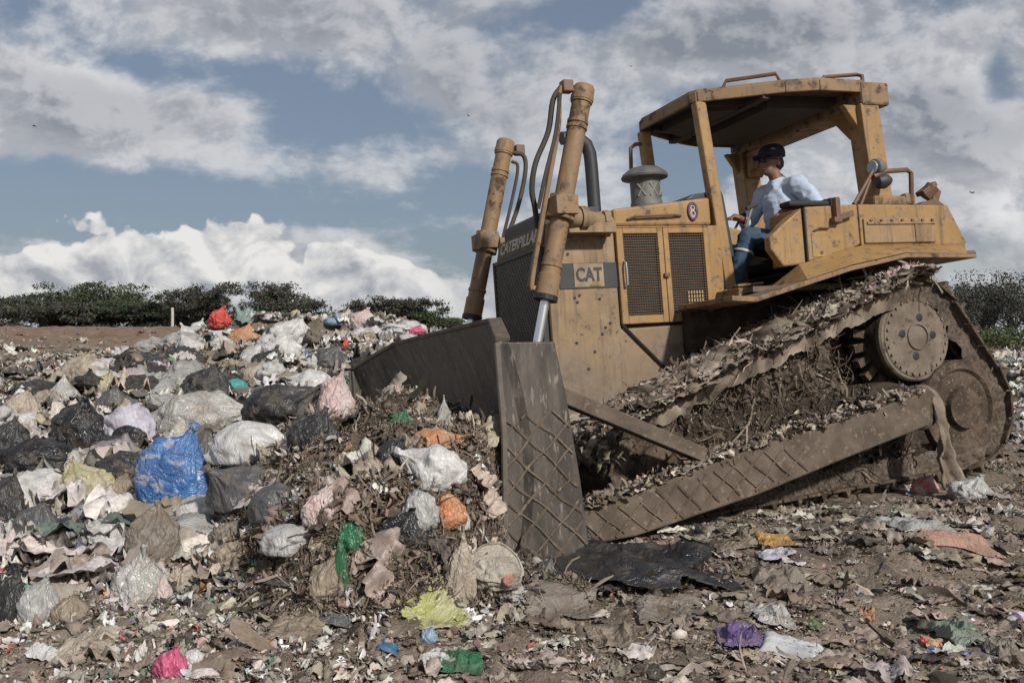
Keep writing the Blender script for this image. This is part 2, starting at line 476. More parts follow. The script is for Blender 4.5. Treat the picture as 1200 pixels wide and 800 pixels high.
# engine bay core, side frame and doors
part(MB().box(1.492, 2.36, -.46, .505, .10, .86), 'engine_bay', M['black'])
m = MB()
m.box(2.29, 2.40, -.505, -.4, .12, .858)
m.box(1.492, 2.29, -.5, -.44, .845, .859)
part(m, 'door_frame', M['yellow'], bevel=.008)
for k, (a0, a1) in enumerate(((1.497, 1.888), (1.892, 2.288))):
    m = MB(); b0, b1 = -.515, -.475
    wl = .055 if k == 0 else .045; wr = .045
    m.box(a0, a0+wl, b0, b1, .135, .842); m.box(a1-wr, a1, b0, b1, .135, .842)
    m.box(a0+wl, a1-wr, b0+.002, b1, .80, .842); m.box(a0+wl, a1-wr, b0+.002, b1, .135, .195)
    d = part(m, 'engine_door', M['yellow'], bevel=.006)
    m = MB()
    for i in range(31):
        c = .205+i*.0193
        m.box(a0+wl, a1-wr, -.506, -.492, c, c+.0055)
    for i in range(15):
        a = a0+wl+.012+i*(a1-a0-wl-wr)/15
        m.box(a, a+.0035, -.499, -.493, .196, .80)
    part(m, 'door_grille', M['slat'], d)
    m = MB(); m.box(a0+.03, a1-.03, -.474, -.465, .15, .83); part(m, 'backing_panel', M['black'], d)
    if k == 0:
        part(MB().tube([(1.545, -.512, .60), (1.54, -.555, .58), (1.54, -.56, .50), (1.54, -.555, .42), (1.545, -.512, .40)], .008, 8), 'door_handle', M['chrome'], d, smooth=True)
    else:
        m = MB(); m.box(a0-.025, a0+.02, -.54, -.515, .47, .50); part(m, 'door_latch', M['pipe'], d, bevel=.004)
        m = MB()
        for i in range(6):
            for j in range(4): m.box(2.07+i*.024, 2.082+i*.024, -.512, -.506, .25+j*.03, .272+j*.03)
        part(m, 'label_plate', plain('label_tan', (.36, .26, .14), .6), d)
        part(MB().lathe([(.014, 0), (.014, .012), (.006, .016)], (2.15, -.507, .2), (0, -1, 0), 10), 'door_bolt', M['hub'], d)
# lower hull
m = MB(); m.prism_b([(1.49, .105), (1.94, -.30), (1.94, -.62), (3.5, -.62), (3.5, .30), (2.5, .30), (2.36, .12)], -.497, .497)
part(m, 'lower_hull', M['yellow_low'], bevel=.015)
m = MB(); m.box(.95, 4.0, -.42, .42, -.95, -.555)
part(m, 'belly_frame', M['mud'])
m = MB(); m.prism_b([(3.45, .55), (3.45, -.75), (4.25, -.75), (4.35, .3), (4.3, .55)], -.62, .62)
part(m, 'rear_case', M['mud'], bevel=.03)
# exhaust and air precleaner
part(MB().tube([(1.60, 0, .95), (1.60, 0, 1.42), (1.595, 0, 1.52), (1.57, 0, 1.59), (1.52, 0, 1.63), (1.45, 0, 1.64), (1.36, 0, 1.635)], .052, 14), 'exhaust_pipe', M['dark'], smooth=True)
m = MB(); m.lathe([(.155, 1.0), (.155, 1.085), (.128, 1.10), (.128, 1.13), (.122, 1.14), (.122, 1.33)], (2.07, 0, 0))
pc = part(m, 'air_precleaner', M['grey'], smooth=True)
part(MB().lathe([(.10, 1.31), (.185, 1.325), (.19, 1.34), (.175, 1.365), (.12, 1.405), (.06, 1.42), (.0, 1.422)], (2.07, 0, 0)), 'precleaner_cap', M['grey'], pc, smooth=True)
m = MB()
for q in (-2.35, -1.55, -.8):
    x = lambda dq, c: (2.07+.124*math.cos(q+dq), .124*math.sin(q+dq), c)
    m.tube([x(-.25, 1.17), x(.25, 1.27)], .008, 5); m.tube([x(.25, 1.17), x(-.25, 1.27)], .008, 5)
part(m, 'cross_mark', plain('pale_scratch', (.27, .26, .24), .7), pc)
part(MB().lathe([(.17, 1.02), (.17, 1.06), (.16, 1.075)], (2.07, 0, 0)), 'precleaner_base', M['pipe'], pc)
# dash behind the hood
m = MB(); m.prism_b([(2.16, 1.07), (2.24, 1.115), (2.5, 1.15), (2.52, 1.10), (2.58, .62), (2.45, .60), (2.42, 1.05)], -.42, .45)
part(m, 'dash_panel', plain('dash_dark', (.03, .042, .05), .5), bevel=.015)

# lift cylinders
def lift_cylinder(sg):
    B = .757*sg
    bot = Vector((.79, B, .325)); top = Vector((1.205, B, 1.807)); ax = (top-bot).normalized()
    L = (top-bot).length
    m = MB(); m.lathe([(.062, 0.0), (.078, .0), (.078, .16), (.068, .17), (.068, L-.13), (.078, L-.125), (.078, L-.02), (.066, L)], bot, ax, 20)
    cyl = part(m, 'lift_cylinder', M['yellow_old'], smooth=True)
    m = MB(); m.lathe([(.033, -1.05), (.033, .02)], bot, ax, 14); part(m, 'cylinder_rod', M['chrome'], cyl, smooth=True)
    m = MB(); m.lathe([(.083, -.015), (.083, .02), (.06, .025)], bot, ax, 18); part(m, 'gland_seal', M['black'], cyl)
    # yoke with trunnion bracket to the hood
    yp = bot+ax*.64; m = MB()
    m.lathe([(.098, -.085), (.105, -.08), (.105, .08), (.098, .085)], yp, ax, 8)
    m.box(yp.x-.09, yp.x+.075, B-.115, B+.115, yp.z-.055, yp.z+.075)
    part(m, 'yoke', M['yellow_old'], cyl, bevel=.012)
    m = MB(); i0 = B-sg*.09
    m.tube([(1.04, i0, .90), (1.17, i0-sg*.03, .89), (1.42, B-sg*.225, .865)], [.075, .07, .07], 14)
    m.lathe([(.098, 0), (.098, .04)], (1.38, B-sg*.20, .868), (1, -.25*sg*-1, 0), 8)
    m.lathe([(.088, 0), (.088, .05)], (1.14, i0-sg*.02, .892), (1, 0, 0), 14)
    m.box(1.05, 1.42, min(sg*.5, i0), max(sg*.5, i0), .79, .86)
    part(m, 'trunnion_bracket', M['tan'], cyl, smooth=True)
    # collar bands
    for d, r_, k_ in ((.22, .075, .022), (L-.32, .075, .022), (L-.28, .075, .022), (L-.11, .082, .03)):
        part(MB().lathe([(r_, 0), (r_, k_)], bot+ax*d, ax, 18), 'clamp_band', M['yellow_old'], cyl)
    # steel supply tube along the barrel and the rubber hoses
    n = Vector((-ax.z, 0, ax.x))   # towards the front
    P = lambda d, k, s: bot+ax*d+n*k+Vector((0, s*sg, 0))
    if sg < 0:
        m = MB(); m.hose([P(L-.06, .07, 0), P(L-.04, .15, 0.0), P(L-.12, .17, 0), P(L-.35, .135, 0), P(.75, .13, 0), P(.1, .12, 0), P(.05, .09, 0)], .017, 8)
        m.hose([P(.05, .12, -.05), P(.9, .115, -.06), P(L-.4, .12, -.06)], .014, 8)
        part(m, 'supply_pipe', M['yellow_old'], cyl, smooth=True)
    m = MB(); q = 1 if sg < 0 else -1
    if sg < 0:
        m.hose([P(L-.05, .16, -.02), P(L-.16, .20, -.03), P(L-.38, .185, -.05), P(L-.62, .23, -.06), P(L-.8, .215, -.08), P(.62, .16, -.1), P(.5, .1, -.14)], .02, 10)
        m.hose([P(L-.12, .18, .03), P(L-.4, .155, .02), P(L-.7, .165, 0), P(.6, .16, -.03)], .015, 8)
    else:
        m.hose([P(L-.1, -.06, -.04), P(L-.1, -.16, -.05), P(L-.24, -.20, -.06), P(L-.55, -.185, -.08), P(L-.85, -.13, -.1), P(.62, -.10, -.14), P(.4, -.1, -.2)], .019, 10)
        m.hose([P(L-.16, -.08, 0), P(L-.2, -.14, -.02), P(L-.5, -.13, -.06), P(.7, -.10, -.1)], .014, 8)
    part(m, 'hydraulic_hose', M['hose'], cyl, smooth=True)
    m = MB(); m.box(*(lambda p: (p.x-.04, p.x+.04, p.y-.04, p.y+.04, p.z-.04, p.z+.045))(P(L-.05, .13*(1 if sg < 0 else -1), 0)))
    part(m, 'port_block', M['pipe'], cyl, bevel=.01)
for sg in (-1, 1): lift_cylinder(sg)

# canopy: roof on four posts
out_ = [(2.33, -.445), (2.30, -.38), (2.30, .38), (2.33, .445), (2.95, .80), (3.15, .87), (3.60, .87), (3.60, -.87), (3.15, -.87), (2.90, -.78)]
m = MB(); m.prism_c(out_, 1.895, 1.93)
roof = part(m, 'canopy_roof', M['yellow_old'], bevel=.01)
# rim and rear cross beam
m = MB(); n = len(out_)
for i in range(n):
    p, q = out_[i], out_[(i+1) % n]
    if i in (6,): continue
    m.bar((p[0], p[1], 1.868), (q[0], q[1], 1.868), .03, .085)
part(m, 'roof_rim', M['yellow_old'], roof, bevel=.008)
m = MB(); m.box(3.53, 3.80, -.90, .90, 1.725, 1.91); part(m, 'roof_beam', M['yellow_old'], roof, bevel=.02)
m = MB(); m.prism_c([(x*.985+.04, y*.94) for x, y in out_], 1.868, 1.893)
part(m, 'roof_lining', M['under'], roof)
m = MB()
for b in (-.45, .45): m.bar((2.40, b*.8, 1.845), (3.53, b*1.3, 1.845), .06, .06)
m.box(2.75, 2.82, -.7, .7, 1.80, 1.868)
m.prism_c([(2.45, -.3), (2.45, .3), (2.72, .42), (2.72, -.42)], 1.79, 1.868); m.prism_c([(2.9, -.55), (2.9, .55), (3.45, .6), (3.45, -.6)], 1.77, 1.868)
part(m, 'roof_panel', plain('roof_dark', (.055, .043, .034), .8), roof)
for pts in ([(2.52, -.52, 1.92), (2.54, -.54, 1.975), (2.86, -.735, 1.985), (2.90, -.735, 1.92)], [(3.23, -.78, 1.91), (3.28, -.78, 1.965), (3.60, -.78, 2.0), (3.635, -.80, 1.985), (3.60, -.84, 1.90)]):
    part(MB().tube(pts, .016, 8), 'roof_handle', M['pipe'], roof, smooth=True)
for sg in (-1, 1):
    m = MB(); m.bar((2.345, .43*sg, 1.83), (2.47, .47*sg, .30), .085, .095, (1, 0, 0)); m.box(2.38, 2.60, .47*sg-.07, .47*sg+.07, .30, .36)
    part(m, 'canopy_post', M['yellow'], bevel=.015)
    m = MB(); m.hexa([(3.52, .8*sg-.085, 1.74), (3.70, .8*sg-.085, 1.74), (3.70, .8*sg+.085, 1.74), (3.52, .8*sg+.085, 1.74), (3.585, .8*sg-.085, .85), (3.77, .8*sg-.085, .85), (3.77, .8*sg+.085, .85), (3.585, .8*sg+.085, .85)][4:]+[(3.52, .8*sg-.085, 1.74), (3.70, .8*sg-.085, 1.74), (3.70, .8*sg+.085, 1.74), (3.52, .8*sg+.085, 1.74)])
    m.prism_b([(3.54, 1.74), (3.40, 1.74), (3.56, 1.52)], .8*sg-.03, .8*sg+.03)
    m.hexa([(3.56, .70*sg, 1.50), (3.72, .70*sg, 1.50), (3.72, .695*sg, 1.74), (3.56, .695*sg, 1.74), (3.56, .68*sg, 1.50), (3.72, .68*sg, 1.50), (3.72, .45*sg, 1.74), (3.56, .45*sg, 1.74)])
    part(m, 'canopy_post', M['yellow'], bevel=.018)
part(MB().tube([(2.36, .42, 1.72), (2.25, .42, 1.715), (2.20, .42, 1.68), (2.19, .42, 1.5), (2.2, .42, 1.2), (2.2, .42, 1.06)], .017, 8), 'grab_rail', M['pipe'], smooth=True)

# operator platform, console, seat, levers
part(MB().box(2.36, 3.55, -.92, .92, .30, .34), 'floor_plate', M['arm'])
m = MB(); m.box(3.12, 3.5, -.28, .30, .345, .52); m.box(3.10, 3.52, -.30, .32, .522, .64); m.hexa([(3.5, -.28, .60), (3.62, -.28, .60), (3.62, .30, .60), (3.5, .30, .60), (3.56, -.26, 1.12), (3.66, -.26, 1.12), (3.66, .28, 1.12), (3.56, .28, 1.12)])
seat = part(m, 'operator_seat', M['black'], bevel=.03)
m = MB(); m.box(2.98, 3.40, -.62, -.48, .985, 1.03); m.box(3.36, 3.46, -.64, -.46, .95, 1.05)
part(m, 'armrest', M['black'], seat, bevel=.015)
part(MB().tube([(3.33, -.55, .985), (3.33, -.55, .85), (3.33, -.62, .80)], .016, 8), 'armrest_bracket', M['pipe'], seat)
for (p0, p1, p2) in (((2.78, .12, .6), (2.93, .08, .90), (3.0, .06, 1.02)), ((2.84, -.02, .6), (2.98, -.05, .95), (3.04, -.05, 1.08))):
    m = MB(); m.tube([p0, p1, p2], .012, 8); lv = part(m, 'control_lever', M['wire'], smooth=True)
    part(MB().bar((p2[0]-.06, p2[1], p2[2]-.01), (p2[0]+.05, p2[1], p2[2]+.025), .03, .035), 'lever_grip', M['black'], lv, bevel=.008)
m = MB(); m.hexa([(2.62, -.1, .34), (2.92, -.1, .34), (2.92, .42, .34), (2.62, .42, .34), (2.70, -.1, .93), (2.92, -.1, .88), (2.92, .42, .88), (2.70, .42, .93)])
part(m, 'control_pedestal', M['yellow'], bevel=.02)
m = MB(); m.box(2.56, 2.70, .10, .30, .34, .74)
part(m, 'battery_box', plain('dull_violet', (.055, .04, .06), .7), bevel=.02)
# left console (sloped nose) and fender box, fuel tank
def side_boxes(sg):
    B = lambda x: x*sg
    lo, hi = sorted((B(-.98), B(-.60)))
    lo, hi = sorted((B(-.98), B(-.90)))
    m = MB(); m.prism_b([(2.50, .69), (2.62, .78), (2.805, .905), (2.805, .485), (2.60, .47), (2.50, .60)], lo, hi)
    lo, hi = sorted((B(-.90), B(-.80)))
    m.prism_b([(2.66, .78), (2.805, .885), (2.805, .50), (2.66, .52)], lo, hi)
    part(m, 'console_nose', M['yellow'], bevel=.015)
    lo, hi = sorted((B(-1.0), B(-.56)))
    m = MB(); m.prism_b([(2.815, .50), (2.815, .905), (3.30, .925), (3.30, .62), (3.22, .59)], lo, hi)
    bx = part(m, 'side_console', M['yellow'], bevel=.012)
    if sg > 0:
        q = -.0
        m = MB(); m.box(2.85, 3.02, -1.006, -.999, .53, .715); cv = part(m, 'access_cover', M['yellow'], bx, bevel=.005)
        m = MB(); m.tube([(2.87, -1.012, .725), (2.92, -1.02, .745), (3.01, -1.012, .742)], .007, 6); m.lathe([(.013, 0), (.013, .012)], (2.93, -1.0, .565), (0, -1, 0), 8)
        part(m, 'cover_latch', M['pipe'], bx)
        m = MB(); m.box(2.80, 2.812, -1.004, -.9, .49, .9); part(m, 'panel_gap', M['black'], bx)
        m = MB(); m.box(3.06, 3.10, -1.05, -1.0, .80, .97); m.box(3.03, 3.10, -1.06, -1.0, .78, .82); m.bar((3.10, -1.03, .82), (3.22, -1.03, .85), .04, .045); 
        part(m, 'seat_bracket', M['pipe'], bx, bevel=.005)
    lo, hi = sorted((B(-1.0), B(-.45)))
    m = MB(); m.prism_b([(3.31, .605), (3.31, .925), (4.19, .92), (4.36, .62), (4.33, .60)], lo, hi)
    tk = part(m, 'fender_tank', M['yellow'], bevel=.012)
    if sg > 0:
        m = MB(); m.box(3.335, 4.035, -1.018, -1.0, .625, .815); pn = part(m, 'bolted_panel', painted('panel_pale', (.35, .22, .105), .55, None, .6, .55), tk, bevel=.008)
        m = MB(); m.box(3.36, 4.03, -1.03, -1.018, .768, .785); part(m, 'panel_rib', M['yellow'], pn)
        for i in range(7): part(MB().lathe([(.012, 0), (.012, .012), (.005, .014)], (3.40+i*.1, -1.018, .797), (0, -1, 0), 8), 'panel_bolt', M['pipe'], pn)
        m = MB(); m.box(3.82, 3.98, -1.024, -1.019, .63, .765); part(m, 'rust_run', M['yellow_old'], pn)
    # fender plate over the track with its yellow flank
    lo, hi = sorted((B(-1.25), B(-.55)))
    m = MB(); m.prism_b([(1.95, .215), (2.15, .20), (2.98, .395), (3.5, .48), (4.18, .465), (4.18, .495), (3.5, .512), (2.98, .43), (2.15, .236), (1.95, .252)], lo, hi)
    fd = part(m, 'fender_plate', M['yellow_old'], bevel=.006)
    b0, b1 = B(-1.235), B(-1.0)
    m = MB(); m.add([(2.60, b0, .345), (3.0, b0, .44), (3.5, b0, .518), (4.1, b0, .50), (2.72, b1, .48), (3.22, b1, .597), (3.3, b1, .61), (4.33, b1, .605), (2.6, B(-.8), .34), (3.0, B(-.8), .43), (3.5, B(-.8), .513), (4.1, B(-.8), .498)],
        [(0, 1, 5, 4), (1, 2, 6, 5), (2, 3, 7, 6), (8, 4, 5, 9), (9, 5, 6, 10), (10, 6, 7, 11), (0, 4, 8), (3, 11, 7), (0, 8, 9, 1), (1, 9, 10, 2), (2, 10, 11, 3)])
    part(m, 'fender_flank', M['yellow'], fd)
    part(MB().tube([(4.0, B(-1.0), .53), (4.40, B(-1.02), .53)], .022, 8), 'tow_pipe', M['pipe'], fd)
    m = MB(); m.prism_b([(2.0, .20), (2.2, .185), (3.0, .37), (3.5, .455), (4.1, .44), (3.95, .30), (3.3, .28), (2.4, -.05), (2.0, -.10)], *sorted((B(-.64), B(-.5))))
    part(m, 'inner_fender', M['muddark'], fd)  # shadow beneath the fender put into this dark colour
side_boxes(1); side_boxes(-1)
m = MB(); m.box(3.98, 4.30, -.45, .45, .35, .86); part(m, 'rear_wall', M['yellow'], bevel=.02)
# step bolts, front fender foot
m = MB(); m.box(2.32, 2.50, -.80, -.50, .25, .345); m.lathe([(.04, 0), (.04, .05)], (2.50, -.62, .345), (0, 0, 1), 10); m.bar((2.38, -.66, .37), (2.62, -.66, .385), .10, .02)
part(m, 'post_foot', M['yellow_old'], bevel=.01)
# lamps and guard at the rear
m = MB(); m.lathe([(.04, 0), (.064, .015), (.068, .05), (.055, .09), (.03, .105)], (3.51, -.97, 1.215), (1, .15, .05), 16)
lamp = part(m, 'work_lamp', M['grey'], smooth=True)
part(MB().lathe([(.052, 0), (.046, .01)], (3.502, -.972, 1.215), (-1, -.15, .05), 16), 'lamp_lens', M['lens'], lamp)
m = MB(); m.lathe([(.03, 0), (.055, .02), (.06, .07), (.04, .11), (.02, .13)], (3.53, -.96, 1.10), (1, -.3, .12), 14); part(m, 'rear_lamp', M['dark'], smooth=True)
m = MB(); m.tube([(3.50, -.98, 1.14), (3.60, -.99, 1.18), (3.82, -.99, 1.195), (3.86, -.99, 1.17), (3.86, -.97, .95)], .019, 8); m.tube([(3.30, -.97, .93), (3.50, -.98, 1.19)], .015, 8); m.tube([(3.38, -.95, .93), (3.52, -.95, 1.17)], .013, 8)
part(m, 'lamp_guard', M['pipe'], smooth=True)
m = MB(); m.box(3.50, 3.86, -.97, -.70, .92, 1.0); m.box(3.80, 3.90, -.98, -.9, .93, 1.02); part(m, 'post_base', M['yellow_old'], bevel=.02)
m = MB(); m.prism_b([(3.93, .92), (3.98, .95), (4.10, .975), (4.19, .92)], -.98, -.62); m.lathe([(.055, 0), (.055, .11)], (4.06, -.9, 1.0), (.3, -.2, .4), 12); m.bar((4.0, -.92, 1.02), (4.14, -.92, 1.10), .09, .04); m.bar((4.14, -.9, .93), (4.20, -.9, 1.06), .04, .06)
part(m, 'tail_lamp', M['pipe'], bevel=.006)

# ---------------- undercarriage
SP = (3.575, -.105); RI = (3.94, -.66); FI = (1.28, -.86)
def belt(cs, step):
    """convex path round circles (a,c,r), as points with outward normals"""
    pts = []
    n = len(cs)
    for i in range(n):
        p, q, r = cs[i-1], cs[i], cs[(i+1) % n]
        def tang(A, B):
            d = np.array([B[0]-A[0], B[1]-A[1]]); L = np.hypot(*d); d /= L
            nn = np.array([-d[1], d[0]]); s = (A[2]-B[2])/L
            return math.atan2(*(nn*math.sqrt(1-s*s)+d*s)[::-1])
        a0 = tang(p, q); a1 = tang(q, r)
        while a1 > a0: a1 -= 2*math.pi
        k = max(2, int((a0-a1)*q[2]/.02))
        for t in np.linspace(a0, a1, k): pts.append((q[0]+q[2]*math.cos(t), q[1]+q[2]*math.sin(t)))
    P = np.array(pts+[pts[0]]); sl = np.concatenate([[0], np.cumsum(np.hypot(*np.diff(P, axis=0).T))])
    nseg = int(sl[-1]/step); s = np.arange(nseg)*sl[-1]/nseg
    return np.stack([np.interp(s, sl, P[:, 0]), np.interp(s, sl, P[:, 1])], 1), sl[-1]/nseg
CIR = [(SP[0], SP[1], .405), (RI[0], RI[1], .425), (FI[0], FI[1], .33)]
def track(sg):
    cb = .99*sg; hw = .285
    P, st = belt(CIR, .203)
    T = np.roll(P, -1, 0)-np.roll(P, 1, 0); T /= np.hypot(*T.T)[:, None]; N = np.stack([-T[:, 1], T[:, 0]], 1)
    m = MB()
    for p, t, n in zip(P, T, N):
        q = lambda x, y: (p[0]+t[0]*x+n[0]*y, p[1]+t[1]*x+n[1]*y)
        poly = [q(-.098, 0), q(-.098, .022), q(-.055, .022), q(-.045, .075), q(-.022, .075), q(-.012, .022), q(.100, .022), q(.100, 0)]
        m.prism_b(poly, cb-hw, cb+hw)
        for s in (-.07, .07): m.prism_b([q(-.11, -.10), q(-.11, -.002), q(.11, -.002), q(.11, -.10)], cb+s-.02, cb+s+.02)
    tr = part(m, 'crawler_track', M['mud'], bevel=.006)
    # track roller frame
    m = MB(); m.prism_b([(1.15, -.70), (1.7, -.55), (3.3, -.42), (3.9, -.55), (3.9, -.90), (1.15, -.98)], cb-.18, cb+.19)
    for i in range(6): m.lathe([(.12, -.2), (.12, .2)], (1.75+.36*i, cb, -1.05), (0, 1, 0), 14)
    part(m, 'track_frame', M['muddark'], bevel=.02)
    for (c, r) in ((RI, .365), (FI, .30)):
        o = sg
        m = MB(); m.lathe([(r-.05, -.06), (r, -.05), (r, .05), (r-.05, .06), (r-.07, .06), (r-.09, .035), (.16, .045), (.15, .09), (.06, .10)], (c[0], cb+sg*.17, c[1]), (0, sg, 0), 36)
        part(m, 'idler_wheel', M['mud'], smooth=True)
    # final drive drum with bolted cover
    m = MB(); ob = cb+sg*.0
    m.lathe([(.335, -.3), (.335, .12), (.325, .15)], (SP[0], ob, SP[1]), (0, sg, 0), 40)
    fd = part(m, 'final_drive', M['muddark'], smooth=True)  # drum's unlit side put into the dark mud colour
    m = MB(); m.lathe([(.33, .14), (.33, .175), (.318, .19), (.30, .193), (.295, .20), (.25, .212), (.10, .214), (.098, .225), (.09, .227), (.085, .215), (.0, .215)], (SP[0], ob, SP[1]), (0, sg, 0), 44)
    cv = part(m, 'hub_cover', M['hub'], fd, smooth=True)
    m = MB()
    for i in range(28):
        q = 2*math.pi*i/28; m.lathe([(.011, 0), (.011, .014), (.004, .015)], (SP[0]+.275*math.cos(q), ob+sg*.203, SP[1]+.275*math.sin(q)), (0, sg, 0), 6)
    part(m, 'hub_bolt', M['hub'], cv)
    for q in (1.35, 2.95, .05, 4.5):
        x = (SP[0]+.145*math.cos(q), ob+sg*.2125, SP[1]+.145*math.sin(q)); part(MB().lathe([(.03, 0), (.03, .004), (.018, .006)], x, (0, sg, 0), 12), 'plug_hole', M['black'], cv)
    m = MB()
    for i in range(23):
        q = 2*math.pi*i/23; m.bar((SP[0]+.33*math.cos(q), cb, SP[1]+.33*math.sin(q)), (SP[0]+.44*math.cos(q), cb, SP[1]+.44*math.sin(q)), .06, .07, (0, 1, 0))
    part(m, 'sprocket_tooth', M['mud'])
    return tr
tracks = [track(-1), track(1)]

# ---------------- blade
def blade():
    cols = [(-1.845, 0.0), (-1.17, .22), (-.6, .23), (0, .23), (.6, .23), (1.17, .22), (1.845, 0.0)]
    tops = [0.0, .152, .155, .155, .155, .152, -.02]
    ts = np.linspace(0, 1, 13)
    vs = []; fs = []
    for side in (0, 1):
        for (b, a), tp in zip(cols, tops):
            for t in ts:
                bow = .17*math.sin(math.pi*min(1, t*1.02))**.9 + .03*t
                c = tp+(-1.25-tp)*t
                vs.append((a+bow*(1 if abs(b) < 1.8 else .55)+side*.06, b, c))
    n = len(ts); k = len(cols)
    for s in (0, 1):
        for i in range(k-1):
            for j in range(n-1):
                q = s*k*n+i*n+j; fs.append((q, q+n, q+n+1, q+1))
    h = k*n
    for i in range(k-1):
        for j in (0, n-1): fs.append((i*n+j, (i+1)*n+j, h+(i+1)*n+j, h+i*n+j))
    for i in (0, k-1):
        for j in range(n-1): fs.append((i*n+j, i*n+j+1, h+i*n+j+1, h+i*n+j))
    bl = part(MB().add(vs, fs), 'blade', M['steel'], smooth=True)
    m = MB(); m.box(-.02, .04, -1.2, 1.2, -1.27, -1.1); part(m, 'cutting_edge', M['steel'], bl)
    # rim along the top, stiffeners on the back
    m = MB(); rim = [(a+.03, b, tp+.012) for (b, a), tp in zip(cols, tops)]
    for p, q in zip(rim[:-1], rim[1:]): m.bar(p, q, .085, .03)
    part(m, 'top_rim', M['arm'], bl, bevel=.006)
    m = MB(); 
    for b in (-1.0, -.5, .5, 1.0): m.prism_b([(.33, .08), (.50, -.1), (.60, -.6), (.50, -1.15), (.33, -1.2), (.47, -.9), (.48, -.5), (.42, -.1)], b-.03, b+.03)
    m.box(.49, .60, -1.15, 1.15, -.75, -.45)
    part(m, 'stiffener', M['steel'], bl)
    for sg in (-1, 1):
        B = 1.845*sg
        lo, hi = sorted((B, B-.05*sg)); cc = -.005 if sg < 0 else -.025
        m = MB(); m.prism_b([(-.005, cc), (.343, cc-.012), (.395, -.36), (.44, -.80), (.47, -1.26), (-.06, -1.26), (-.03, -1.0), (.0, -.5)], lo, hi)
        ep = part(m, 'end_plate', M['steel'], bl, bevel=.008)
        m = MB(); m.tube([(-.005, B, cc), (.0, B+.0*sg, -.5), (-.03, B, -1.0), (-.06, B, -1.26)], .018, 8); part(m, 'worn_edge', rough_mat('worn_edge_steel', (.16, .14, .12), (.24, .21, .18), 9, .2, .01, .45, .5), ep)
        if sg < 0:
            weld_lines(ep, lambda s, t: (-.03+.5*s, B-.002, -.40-.86*t), 2.0, lambda a, c: -.02 <= a <= .36+.09*(-c-.0)/1.2 and c < -.36-.05*math.sin(a*12), 'XZ')
    return bl

def weld_lines(parent, fn, dens, ok, mode):
    """criss-cross ridges of hardfacing weld, on a plane b = const"""
    m = MB(); B = fn(0, 0)[1]
    a0, c0 = fn(0, 0)[0], fn(0, 0)[2]; a1, c1 = fn(1, 1)[0], fn(1, 1)[2]
    r = random.Random(4)
    def weld(run):
        q = run[::2]+[run[-1]]; i0 = 0
        while i0 < len(q)-2:
            ln = r.randint(4, 12); z = q[i0:i0+ln]
            if len(z) > 1: m.tube(z, [.0055+.006*r.random() for _ in z], 5)
            i0 += ln-1 if r.random() < .8 else ln
    for sg in (1, -1):
        for k in range(-26, 40):
            run = []
            for i in range(60):
                a = a0+(a1-a0)*i/59
                c = c0+k*.155*-1+sg*.95*(a-a0)+.012*math.sin(a*11+k*2.3)+.006*math.sin(a*31+k)
                if ok(a, c) and min(c0, c1) <= c <= max(c0, c1): run.append((a, B, c))
                else:
                    if len(run) > 3: weld(run)
                    run = []
            if len(run) > 3: weld(run)
    part(m, 'weld_ridges', M['arm'], parent, smooth=True)

bl = blade()
for sg in (-1, 1):
    B0, B1 = sorted((1.6*sg, 1.42*sg))
    top = lambda a: -1.0+.2*(a-.7) if a < 3.3 else 0
    m = MB(); m.prism_b([(.42, -1.05), (.42, -1.22), (.9, -1.20), (1.78, -1.05), (2.5, -.885), (3.24, -.725), (3.27, -.55), (3.22, -.495), (2.53, -.63), (1.86, -.735), (1.05, -.915)], B0, B1)
    arm = part(m, 'push_arm', M['arm'], bevel=.012)
    if sg < 0:
        lt = lambda a: np.interp(a, [.42, 1.05, 1.86, 2.53], [-1.06, -.935, -.755, -.65]); lb = lambda a: np.interp(a, [.42, .9, 1.78, 2.5], [-1.21, -1.19, -1.04, -.875])
        weld_lines(arm, lambda s, t: (.55+1.75*s, -1.602, -.62-.62*t), 1, lambda a, c: lb(a) < c < lt(a) and a < 2.2, 'XZ')
    m = MB(); m.lathe([(.15, -.12), (.15, .12)], (3.22, 1.45*sg, -.61), (0, 1, 0), 18); m.box(2.95, 3.45, min(sg*1.2, sg*1.43), max(sg*1.2, sg*1.43), -.75, -.5)
    part(m, 'arm_trunnion', M['mud'], arm, bevel=.015)
    m = MB(); m.bar((.44, 1.52*sg, -.33), (1.45, 1.51*sg, -.80), .10, .03); 
    for s in (-.05, .05): m.bar((.44, 1.52*sg+s, -.30), (1.45, 1.51*sg+s, -.77), .02, .09)
    m.bar((.30, 1.52*sg, -.26), (.50, 1.52*sg, -.36), .16, .14)
    part(m, 'blade_brace', M['arm'], bevel=.006)

# ------------------------------------------------------------------ mud and rubbish packed on the running gear
M['litter'] = litter_mat('litter_mixed'); M['litter_gloss'] = litter_mat('litter_plastic', .45, .4)
GR = np.stack(np.meshgrid(np.linspace(-.5, .5, 5), np.linspace(-.5, .5, 5), indexing='ij'), -1).reshape(-1, 2)
GF = np.array([(i*5+j, (i+1)*5+j, (i+1)*5+j+1, i*5+j+1) for i in range(4) for j in range(4)])
_b = bmesh.new(); bmesh.ops.create_icosphere(_b, subdivisions=1, radius=1); _b.verts.ensure_lookup_table()
IV = np.array([v.co[:] for v in _b.verts]); IF = np.array([[v.index for v in f.verts] for f in _b.faces]); _b.free()
_b = bmesh.new(); bmesh.ops.create_icosphere(_b, subdivisions=2, radius=1); _b.verts.ensure_lookup_table()
IV2 = np.array([v.co[:] for v in _b.verts]); IF2 = np.array([[v.index for v in f.verts] for f in _b.faces]); _b.free()

